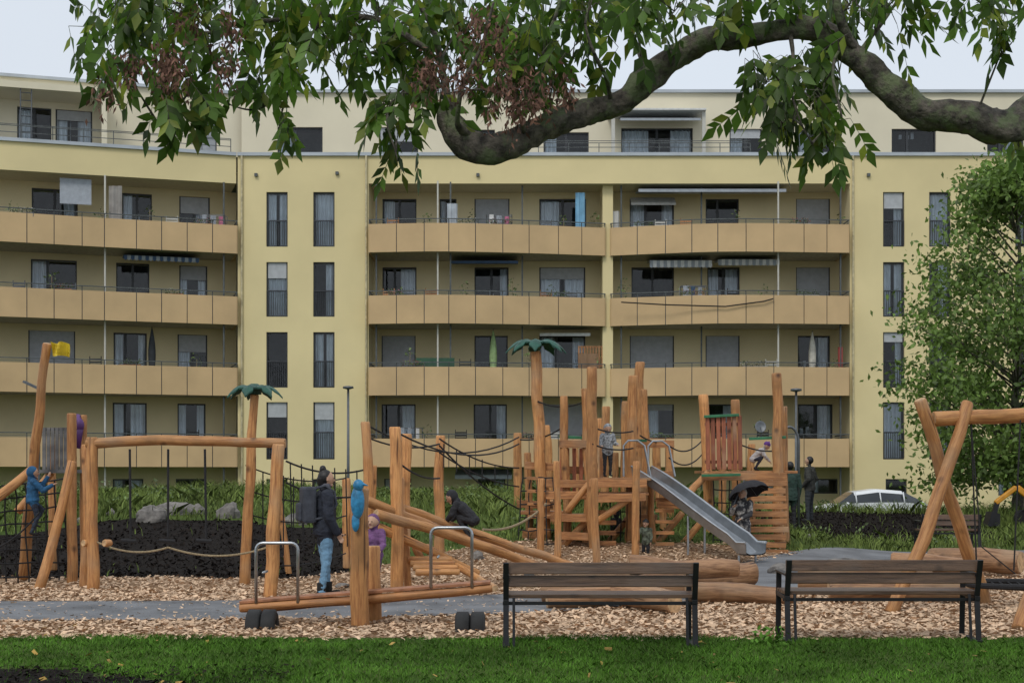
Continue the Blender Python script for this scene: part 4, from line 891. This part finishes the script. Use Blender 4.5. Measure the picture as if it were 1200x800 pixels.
for s in(-.048,.052):
    yy=.03 if s<0 else -.04
    mb.loft([((s*1.62,yy*1.6,.0+.02),.052,.056),((s*1.62,yy*1.6,.10),.052,.056),((s*1.62,yy*1.5,.17),.056,.06),((s*1.62,yy*1.5,.18),.05,.054)],(1,0,0),(0,1,0),14)
addp(e,M,mb,'boot_shafts',boot)
pur=cloth('purple_jacket',(.16,.07,.18)); d=17.6
person('child_in_purple',(X(437,d),d,0),math.radians(160),1.03,cl(pur,cloth('mauve_trousers',(.12,.06,.10)),boot,pur),dict(wrL=(-.17,.16,.60),elL=(-.15,.04,.66),wrR=(.15,.1,.52)),hs=1.25,bulk=1.4,hood=1,coat=(.04,.12,None))
blue=cloth('blue_jacket',(.015,.09,.20)); d=19.75
CL=dict(wrL=(-.10,.24,.86),elL=(-.14,.16,.72),wrR=(.16,.25,.74),elR=(.15,.12,.66),knL=(-.08,.16,.36),anL=(-.08,.05,.17),knR=(.06,.06,.27),anR=(.06,-.02,.045))
person('child_in_blue',(X(38,d),d,Z(626,d)),math.radians(-60),.92,cl(blue,cloth('dark_trousers',(.02,.03,.05)),boot,blue),CL,hs=1.3,bulk=1.35,hood=1,coat=(.03,.11,None))
CR=dict(pel=(0,-.04,.24),wai=(0,.03,.33),che=(0,.13,.42),nek=(0,.21,.50),hd=(0,.28,.565),shL=(-.10,.18,.47),shR=(.10,.18,.47),elL=(-.15,.24,.33),elR=(.15,.24,.33),wrL=(-.10,.34,.22),wrR=(.10,.34,.22),
 hipL=(-.055,-.04,.24),hipR=(.055,-.04,.24),knL=(-.08,.17,.30),knR=(.08,.17,.30),anL=(-.07,.03,.06),anR=(.07,.03,.06),look=(0,.8,-.5))
d=19.6
person('child_crouching',(X(552,d),d,Z(631,d)),math.radians(75),1.0,cl(black,black,boot,black),CR,hs=1.3,bulk=1.35,hood=1)
gr=cloth('grey_check_jacket',(.30,.32,.34),.5,30); d=25.6
person('child_on_tower',(X(712,d),d,Z(558,d)),math.radians(195),.92,cl(gr,cloth('dk',(.025,.025,.03)),boot,gr),dict(wrL=(-.16,.14,.62),elL=(-.15,.02,.64),elR=(.15,.02,.64),wrR=(.17,.15,.60),look=(0,.9,-.4)),hs=1.3,bulk=1.3,hood=1)
d=26.4
person('child_in_purple_hat',(X(884,d),d,Z(551,d)),math.radians(-100),.80,cl(cloth('white_jacket',(.45,.42,.42)),cloth('dk2',(.03,.03,.05)),boot,cloth('purple_hat',(.12,.04,.22))),CR,hs=1.3,bulk=1.3,hair=0,hat='beanie')
cam_=mk('camo_jacket',(.12,.14,.10),.85,var=.8,scale=14); d=24.6
person('child_in_patterned_jacket',(X(757,d),d,0.02),math.radians(150),.72,cl(cam_,cloth('dk3',(.02,.02,.025)),boot,HAIR),dict(wrR=(.18,.16,.72),elR=(.16,.08,.68)),hs=1.35,bulk=1.3,hood=0,hat='beanie')
d=27
person('child_in_dark',(X(722,d),d,0),math.radians(40),.85,cl(black,black,boot,black),{},hs=1.3,bulk=1.25,hood=1)
d=24.9; coatm=mk('patterned_coat',(.035,.035,.04),.8,var=.2,scale=10,patch=((.45,.43,.40),9)); scarf=cloth('white_scarf',(.5,.48,.45))
e,M,J,h=person('woman_with_umbrella',(X(870,d),d,0),math.radians(150),1.30,cl(coatm,black,boot,scarf),dict(elR=(.13,.07,.66),wrR=(.06,.15,.74),elL=(-.13,.06,.65),wrL=(-.05,.13,.60)),bulk=1.2,hood=1,coat=(.30,.12,None))
mb=MB(); hp=J['wrR']*h+Vector((.0,.0,.07)); tp=Vector((-.06,.02,1.40)); RU=Matrix.Rotation(math.radians(22),3,'Y')@Matrix.Rotation(math.radians(8),3,'X')
v_=[tp];f_=[]
for i in range(1,7):
    for k in range(32):
        a=2*math.pi*k/32; t=i/6; r=.37*math.sin(t*1.35)/math.sin(1.35); sc=abs(math.sin(a*4)); r*=1-.07*t*(sc); v_.append(tp+RU@Vector((r*math.cos(a),r*math.sin(a),-.22*(1-math.cos(t*1.35))/(1-math.cos(1.35))+.03*t*sc)))
for k in range(32): f_.append((0,1+k,1+(k+1)%32))
for i in range(5):
    for k in range(32): f_.append((1+i*32+k,1+(i+1)*32+k,1+(i+1)*32+(k+1)%32,1+i*32+(k+1)%32))
mb.add(v_,f_); addp(e,M,mb,'umbrella_canopy',black,False)
mb=MB(); mb.tube([hp-Vector((0,0,.10)),hp,tp+RU@Vector((0,0,.05))],.008,6)
for k in range(8):
    a=2*math.pi*k/8; mb.tube([tp-RU@Vector((0,0,.02)),tp+RU@Vector((.19*math.cos(a),.19*math.sin(a),-.07)),tp+RU@Vector((.36*math.cos(a),.36*math.sin(a),-.22))],.004,4)
addp(e,M,mb,'umbrella_frame',GREYM)
mb=MB(); mb.box((.2,.02,.55),(.05,.2,.24)); addp(e,M,mb,'handbag',cloth('bag',(.4,.38,.36)),False,.02)
d=31; person('person_in_green_coat',(X(926,d),d,float(th(X(926,d),d))),math.radians(10),1.5,cl(cloth('dkgreen',(.02,.045,.035)),black),{},bulk=1.25,coat=(.08,.11,None))
d=35.5; person('man_in_dark_jacket',(X(949,d),d,float(th(X(949,d),d))-.02),math.radians(60),1.62,cl(cloth('olive',(.035,.035,.03)),cloth('dk4',(.03,.035,.04))),dict(elR=(.17,-.04,.65),wrR=(.13,.06,.55),elL=(-.17,-.04,.65),wrL=(-.13,.06,.55),anL=(-.09,0,.045),anR=(.09,0,.045),knL=(-.075,.01,.275),knR=(.075,.01,.275)),bulk=1.3)
# ---------------------------------------------------------------- parked car
def car(cx,cy,z,yaw=0):
    e=empty('parked_car',(cx,cy,z)); body=mk('silver_paint',(.74,.76,.78),.28,.0,var=.03); M=Matrix.Translation((cx,cy,z))@Matrix.Rotation(yaw,4,'Z')
    st=[(-2.1,.35,.62,.62,.60,.60),(-2.05,.25,.80,.80,.78,.70),(-1.5,.22,.90,.92,.84,.78),(-1.0,.22,.98,1.02,.87,.80),(-.45,.22,1.06,1.40,.88,.64),(.3,.22,1.08,1.50,.88,.64),(1.1,.22,1.08,1.44,.88,.63),(1.75,.24,1.02,1.12,.85,.66),(2.05,.28,.90,.92,.80,.70),(2.12,.4,.7,.7,.72,.72)]
    v_=[];f_=[];mi=[]
    for x,zl,zb,zr,wb,wr2 in st:
        ring=[(-wb*.96,zl),(-wb,(zl+zb)/2),(-wb*.98,zb),(-wr2,zr-.10),(-wr2*.8,zr),(0,zr+.01),(wr2*.8,zr),(wr2,zr-.10),(wb*.98,zb),(wb,(zl+zb)/2),(wb*.96,zl)]
        v_+=[(x,a,b_) for a,b_ in ring]
    for i in range(len(st)-1):
        for k in range(11):
            f_.append((i*11+k,i*11+(k+1)%11,(i+1)*11+(k+1)%11,(i+1)*11+k)); g_=(k in(2,7) and 3<=i<=6) or (i in(3,6) and k in(3,4,5,6)); mi.append(1 if g_ else 0)
    f_.append(tuple(range(10,-1,-1))); f_.append(tuple(9*11+k for k in range(11))); mi+=[0,0]
    CG=mk('car_glass',(.02,.025,.03),.08,var=.1); o=mesh('body',v_,f_,[body,CG],None,mi,True); place(o,M,e); o.modifiers.new('es','EDGE_SPLIT')
    mb=MB()
    for x in(-1.32,1.32):
        for y in(-.82,.82): 
            rg=[((x,y+q*.1,.32),r,r) for q,r in((-1,.26),(-.8,.32),(.8,.32),(1,.26))]; mb.loft(rg,(1,0,0),(0,0,1),20)
    addp(e,M,mb,'wheels',RUBBER)
    mb=MB()
    for x in(-.43,.35,1.1): mb.beam((x,-.885,1.05),(x,-.68,1.40),.06,.03,(1,0,0))
    addp(e,M,mb,'pillars',body); mb=MB(); mb.ell((-.75,-.98,1.02),.07,.1,.07); mb.ell((-.75,.98,1.02),.07,.1,.07); addp(e,M,mb,'mirrors',body)
    mb=MB(); mb.ell((-2.0,-.62,.68),.08,.16,.08); mb.ell((-2.0,.62,.68),.08,.16,.08); addp(e,M,mb,'headlights',BM['white_posts'])
car(X(1012,46.3),46.3,-.44)
# ---------------------------------------------------------------- excavator
d=34; x0=X(1240,d); z0=float(th(x0,d)); e=empty('mini_excavator',(x0,d,z0)); ORG=mk('excavator_orange',(.60,.27,.02),.45,var=.15)
mb=MB()
for y in(d-.5,d+.5):
    n_=24; v_=[]
    for s in(-.14,.14):
        for k in range(n_): a=2*math.pi*k/n_; v_.append((x0+(.62 if math.cos(a)>0 else -.62)+.22*math.cos(a),y+s,z0+.22+.22*math.sin(a)))
    mb.add(v_,[(k,(k+1)%n_,n_+(k+1)%n_,n_+k) for k in range(n_)]+[tuple(range(n_-1,-1,-1)),tuple(n_+k for k in range(n_))])
mb.obj('tracks',RUBBER,e)
mb=MB(); mb.box((x0+.15,d,z0+.68),(1.25,1.1,.42)); mb.box((x0+.65,d,z0+.85),(.5,1.05,.5)); mb.beam((x0-.45,d,z0+.55),(x0-1.0,d,z0+.98),.14,.15); mb.beam((x0-1.0,d,z0+.98),(x0-1.5,d,z0+.6),.12,.12); mb.obj('body_and_boom',ORG,e,bevel=.03)
mb=MB(); mb.beam((x0-1.45,d,z0+.63),(x0-1.55,d,z0+.25),.1,.1); mb.add([(x0-1.75,d-.2,z0+.05),(x0-1.75,d+.2,z0+.05),(x0-1.45,d+.2,z0+.05),(x0-1.45,d-.2,z0+.05),(x0-1.65,d-.2,z0+.4),(x0-1.65,d+.2,z0+.4),(x0-1.45,d+.2,z0+.35),(x0-1.45,d-.2,z0+.35)],[(0,1,2,3),(0,4,5,1),(3,2,6,7),(0,3,7,4),(1,5,6,2)])
for a in(-.3,.35):
    for b_ in(-.45,.45): mb.bx(x0+a-.03,x0+a+.03,d+b_-.03,d+b_+.03,z0+.85,z0+1.9)
mb.bx(x0-.38,x0+.42,d-.52,d+.52,z0+1.9,z0+1.97); mb.tube([(x0-.5,d,z0+.7),(x0-.95,d,z0+.9)],.04,8); mb.obj('cab_and_bucket',BLACKM,e)
# ---------------------------------------------------------------- trees
BARK=mk('tree_bark',(.105,.09,.072),.9,var=.5,scale=18,bump=1.,bscale=34,col2=(.022,.019,.015),patch=((.125,.15,.075),7))
LEAF=mk('tree_leaf',(.085,.165,.022),.45,var=.35,scale=1.2,island=.55,trans=.48,spec=.35)
LEAFLIT=mk('tree_leaf_lit',(.21,.27,.03),.5,var=.3,scale=2,island=.4,trans=.48)  # brighter, yellower copy of the leaf; lit look put into the colour
SEED=mk('dry_seed',(.15,.075,.05),.9,island=.5)
tr_=empty('overhanging_tree',(4.9,9.4,0)); br=MB(); allpts=[]
def branch(pts,rpx,jit=.34,k_=1.):
    ps=[P(*p) for p in pts]; sm=smooth_poly(ps,8); n_=len(sm); rr=[]
    for i in range(n_):
        t=i/8; k=min(int(t),len(rpx)-2); f_=t-k; rr.append((rpx[k]*(1-f_)+rpx[k+1]*f_)*9/F*k_)
    big=rr[0]>.08
    if not big: rr=[q*.72 for q in rr]
    amp=.08 if big else .05
    sm=[p+Vector((noise.noise(p*3),noise.noise(p*3+Vector((9,0,0))),noise.noise(p*3+Vector((0,9,0)))))*amp for p in sm]
    br.tube(sm,rr,14 if big else 7,jit); allpts.extend(sm); return sm
tp=[Vector((4.95,9.4,-.1)),Vector((4.9,9.4,.4)),Vector((4.85,9.35,1.6)),Vector((4.75,9.3,2.8)),Vector((4.5,9.2,3.8)),Vector((4.2,9.1,4.6)),Vector((4.1,9.1,6.0)),Vector((4.3,9.2,8.))]
br.tube(smooth_poly(tp,5),[.42-.006*i if i>4 else .5-.02*i for i in range(36)],16,.2)
branch([(1400,70,9.2),(1300,118,9.1),(1200,140,9),(1140,146,9),(1075,131,9),(1032,98,9),(1003,62,9),(968,40,9),(940,36,9),(880,38,9),(820,52,9.0),(765,80,9),(728,116,9),(680,128,9),(640,152,8.9),(590,178,8.8),(548,176,8.8),(528,150,8.8),(528,118,8.8)],[24,22,20,19,18,15,14,13,13,13,14,15,15,15,17,17,17,14,9])
branch([(528,130,8.8),(520,90,8.8),(512,50,8.7),(490,0,8.7),(470,-60,8.8)],[8,6,5,4,3])
branch([(560,170,8.8),(535,140,8.6),(540,100,8.5),(560,60,8.5),(580,0,8.4)],[8,5,4,3,2])
branch([(500,60,8.7),(450,30,8.8),(380,20,9),(300,30,9.2),(220,40,9.3),(150,60,9.4),(118,95,9.4)],[5,5,4,3.5,3,2.2,1.2])
branch([(380,20,9),(350,60,9),(335,110,9),(330,160,9)],[3,2.5,2,1]); branch([(300,30,9.2),(240,80,9.2),(210,120,9.1),(190,150,9)],[3,2,1.6,1]); branch([(520,100,8.8),(470,110,8.7),(450,150,8.6),(460,190,8.6)],[3.5,2.5,2,1])
branch([(680,128,9),(650,100,8.8),(640,60,8.7),(650,10,8.6),(660,-50,8.6)],[6,4,3,3,2]); branch([(760,82,9),(740,50,9.2),(730,0,9.3),(740,-60,9.4)],[6,4,3,2]); branch([(870,40,9),(860,0,8.8),(840,-50,8.7)],[8,6,5])
branch([(930,36,9),(925,80,8.8),(930,120,8.7),(955,165,8.7)],[4,3,2,1.2]); branch([(1003,62,9),(990,20,8.8),(980,-40,8.8)],[8,7,5]); branch([(985,50,9),(975,90,8.7),(985,140,8.6)],[3.5,2.5,1.5]); branch([(1003,60,9),(1040,20,9),(1070,-30,9)],[4,3,2])
branch([(1300,90,9.3),(1230,30,9.2),(1170,10,9.1),(1130,-10,9.1)],[5,4,3,2]); branch([(620,165,8.8),(600,120,8.5),(560,100,8.4),(520,110,8.3)],[5,3,2,1]); branch([(335,110,9),(300,125,9),(260,120,9)],[1.6,1.4,.8]); branch([(400,20,9),(420,80,8.8),(400,110,8.8)],[2.5,2,1])
branch([(720,120,9),(700,80,8.7),(690,30,8.6)],[4,3,2]); branch([(250,35,9.2),(200,0,9.2),(150,-40,9.2)],[3,2,1.5])
cl_=[(130,50,32,9),(165,25,34,9),(140,98,22,6),(190,50,34,7),(240,20,38,8),(245,65,26,5),(180,110,24,5),(205,140,24,7),(235,135,18,4),(300,15,34,6),(320,60,24,4),(310,125,24,6),(345,100,22,5),(330,165,14,3),(370,35,38,8),(395,85,30,6),(440,25,42,11),(455,75,24,5),(440,150,20,5),(465,180,14,4),(475,125,20,5),
 (500,25,42,11),(545,40,44,11),(550,95,34,7),(590,50,44,10),(600,100,34,7),(640,30,44,11),(630,80,34,6),(645,115,24,4),(690,25,38,9),(505,110,24,5),(675,70,24,3),(480,60,26,6),(130,15,34,6),(200,5,34,7),(270,5,34,6),(340,5,34,6),(410,5,36,9),(700,5,34,7),
 (740,10,38,8),(785,20,30,5),(830,5,34,6),(880,10,34,7),(930,8,38,8),(985,15,38,8),(1040,10,34,8),(1020,40,20,3),(895,100,22,6),(925,115,28,9),(945,95,28,7),(960,130,30,9),(925,160,24,7),(970,172,16,5),(985,95,24,5),(1165,15,24,5),(1190,45,18,3),(1140,0,20,3),(1185,5,24,4),(1195,180,16,2),(745,45,20,3)]
B=[];T=[];S=[];NN=[];Ls=[];tw=MB(); rr=random.Random(11); AP=np.array([list(p) for p in allpts])
for (px,py,r,cnt) in cl_:
    d=rr.uniform(8.5,9.3); c0=P(px,py,d); j=int(np.argmin(np.linalg.norm(AP-np.array(c0),axis=1))); bp0=allpts[j]
    mid=bp0.lerp(c0,.6)+Vector((0,0,.08)); tw.tube([bp0,mid,c0],[.009,.006,.003],5)
    for i in range(int(cnt*1.25)):
        o_=Vector((rr.gauss(0,1),rr.gauss(0,1.5),rr.gauss(0,.8)))*r*d/F*.62+Vector((0,0,.16)); q=c0+o_
        st_=mid.lerp(c0,rr.random()); tw.tube([st_,(st_+q)/2+Vector((0,0,.03)),q],[.004,.003,.002],4)
        ax=Vector((rr.gauss(0,.6),rr.gauss(0,.6),-rr.uniform(.4,1.4))).normalized(); ln=rr.uniform(.18,.32); sdv=ax.cross(Vector((rr.gauss(0,1),rr.gauss(0,1),rr.gauss(0,.4)))).normalized(); nv=sdv.cross(ax)
        tw.tube([q,q+ax*ln*.5-Vector((0,0,.01)),q+ax*ln-Vector((0,0,.03))],.0018,3)
        npair=rr.randint(3,5)
        for k in range(npair):
            t=(k+.6)/npair; b0=q+ax*ln*t-Vector((0,0,.03*t*t))
            for s_ in(-1,1):
                dv=(sdv*s_*.8+ax*.65+Vector((0,0,-.5))+nv*rr.gauss(0,.25)).normalized(); B.append(b0);T.append(dv);s2=dv.cross(nv).normalized();S.append(s2);NN.append(s2.cross(dv));Ls.append(rr.uniform(.09,.155)*(1-.3*abs(t-.5)))
        b0=q+ax*ln-Vector((0,0,.03)); dv=(ax+Vector((0,0,-.3))).normalized(); B.append(b0);T.append(dv);S.append(sdv);NN.append(nv);Ls.append(.14)
B,T,S,NN=[np.array([list(x) for x in q]) for q in(B,T,S,NN)]; Ls=np.array(Ls)
yk=rng.random(len(B))<.17  # random share of leaflets coloured as if catching the light
leaves('leaves',B[~yk],T[~yk],S[~yk],NN[~yk],Ls[~yk],Ls[~yk]*.46,LEAF,tr_,.1); leaves('lit_leaves',B[yk],T[yk],S[yk],NN[yk],Ls[yk],Ls[yk]*.46,LEAFLIT,tr_,.1)
br.obj('trunk_and_limbs',BARK,tr_,True); tw.obj('twigs',BARK,tr_)
B=[]
for (px,py,r,cnt) in((190,85,24,340),(150,70,14,100),(265,75,14,130),(540,70,28,340),(595,95,30,420),(625,110,22,260),(570,25,18,150),(500,85,14,120),(665,100,12,90),(270,30,14,90),(220,15,14,90),(120,100,12,80)):
    for k in range(12):
        c0=np.array(P(px+rr.gauss(0,r*.7),py+rr.gauss(0,r*.7),rr.uniform(8.1,8.6))); B.append(c0+rng.normal(size=(cnt//11,3))*[.022,.022,.05]-[0,0,.03])
B=np.concatenate(B); n_=len(B); T=unit(rng.normal(size=(n_,3))*.6+[0,0,-1]); S=unit(np.cross(T,rng.normal(size=(n_,3)))); leaves('seed_clusters',B,T,S,np.cross(S,T),rng.uniform(.03,.06,n_),rng.uniform(.011,.02,n_),SEED,tr_)
d0=37.; tx=X(1192,d0); tz=float(th(tx,d0)); e=empty('garden_tree',(tx,d0,tz)); mb=MB()
mb.tube(smooth_poly([(tx,d0,tz-.1),(tx+.05,d0,tz+1.2),(tx-.05,d0,tz+3),(tx+.1,d0,tz+5.5),(tx,d0,tz+8.2)],5),[.17-.007*i for i in range(21)],10,.15)
B=[];rq=random.Random(5)
for i in range(170):
    t=rq.random(); z=.9+t*8.3; R=(3.7*math.sin(math.pi*min(1,(t*.78+.19)))**.8); a=rq.uniform(0,2*math.pi); rad=R*rq.uniform(.3,1.)**.55
    c0=Vector((tx+rad*math.cos(a),d0+rad*math.sin(a),tz+z+rq.uniform(-.3,.3))); st_=Vector((tx,d0,tz+max(.9,z-.35*rad-.5)))
    mb.tube([st_,st_.lerp(c0,.5)+Vector((0,0,.15)),c0],[.03,.018,.006],5)
    n_=rq.randint(130,220); along=rng.uniform(.5,1.1,n_)[:,None]; p=np.array(st_)*(1-along)+np.array(c0)*along+rng.normal(size=(n_,3))*[.34,.34,.2]*(.6+.5*along); p[:,2]+=.1*np.sin(along[:,0]*3); B.append(p)
B=np.concatenate(B); n_=len(B); T=unit(rng.normal(size=(n_,3))+[0,0,-.5]); S=unit(np.cross(T,rng.normal(size=(n_,3)))); l=rng.uniform(.12,.21,n_)
leaves('foliage',B,T,S,np.cross(S,T),l,l*.55,mk('garden_tree_leaf',(.155,.25,.05),.55,var=.3,scale=.8,island=.5,trans=.35),e); mb.obj('trunk_and_limbs',BARK,e,True)
e=empty('weed_plant',(X(905,12.9),12.9,0)); blobs('leaves',[(X(898,12.9),12.9,.08,.10),(X(912,12.9),13.0,.12,.09),(X(905,12.9),12.8,.05,.10),(X(890,12.9),12.95,.05,.08)],GR,.07,400,e); 
fx,fy=scat(160,-5,5,10,14.5); chipmesh('fallen_leaves',fx,fy,.04,.07,mk('fallen_leaf',(.35,.22,.05),.8,island=.5))
# ---------------------------------------------------------------- world, sun, camera
w=bpy.data.worlds.new('World'); scene.world=w; w.use_nodes=True; n=w.node_tree; bg=n.nodes['Background']
sk=N(n,'ShaderNodeTexSky',sky_type='NISHITA'); sk.sun_disc=False; sk.sun_elevation=math.radians(48); sk.sun_rotation=math.radians(200)
hs_=N(n,'ShaderNodeHueSaturation'); hs_.inputs['Saturation'].default_value=.5; n.links.new(sk.outputs[0],hs_.inputs['Color'])
tc=N(n,'ShaderNodeTexCoord'); sx_=N(n,'ShaderNodeSeparateXYZ'); n.links.new(tc.outputs['Generated'],sx_.inputs[0])
g_=ramp(n,sx_.outputs[2],.0,.9,(7.1,7.9,8.9),(9.2,9.8,10.6))
cn=noi(n,tc.outputs['Generated'],2.5,4); g2=mixc(n,ramp(n,cn,.3,.8),g_,(7.5,8.1,8.9))
n.links.new(mixc(n,.88,hs_.outputs[0],g2),bg.inputs['Color']); bg.inputs['Strength'].default_value=.1
sl=bpy.data.lights.new('sun','SUN'); sl.energy=1.25; sl.angle=math.radians(18); sl.color=(1,.95,.87); so=bpy.data.objects.new('sun',sl); scene.collection.objects.link(so)
so.rotation_euler=Vector((.25,.63,-.75)).to_track_quat('-Z','Y').to_euler()
cam=bpy.data.cameras.new('camera'); co=bpy.data.objects.new('camera',cam); scene.collection.objects.link(co); co.location=(0,0,H); co.rotation_euler=(math.radians(90),0,0)
cam.lens=50; cam.sensor_width=36; cam.shift_y=155/1200; cam.clip_end=3000; cam.clip_start=.1; scene.camera=co
scene.view_settings.view_transform='Standard'; scene.view_settings.look='None'; scene.view_settings.exposure=0
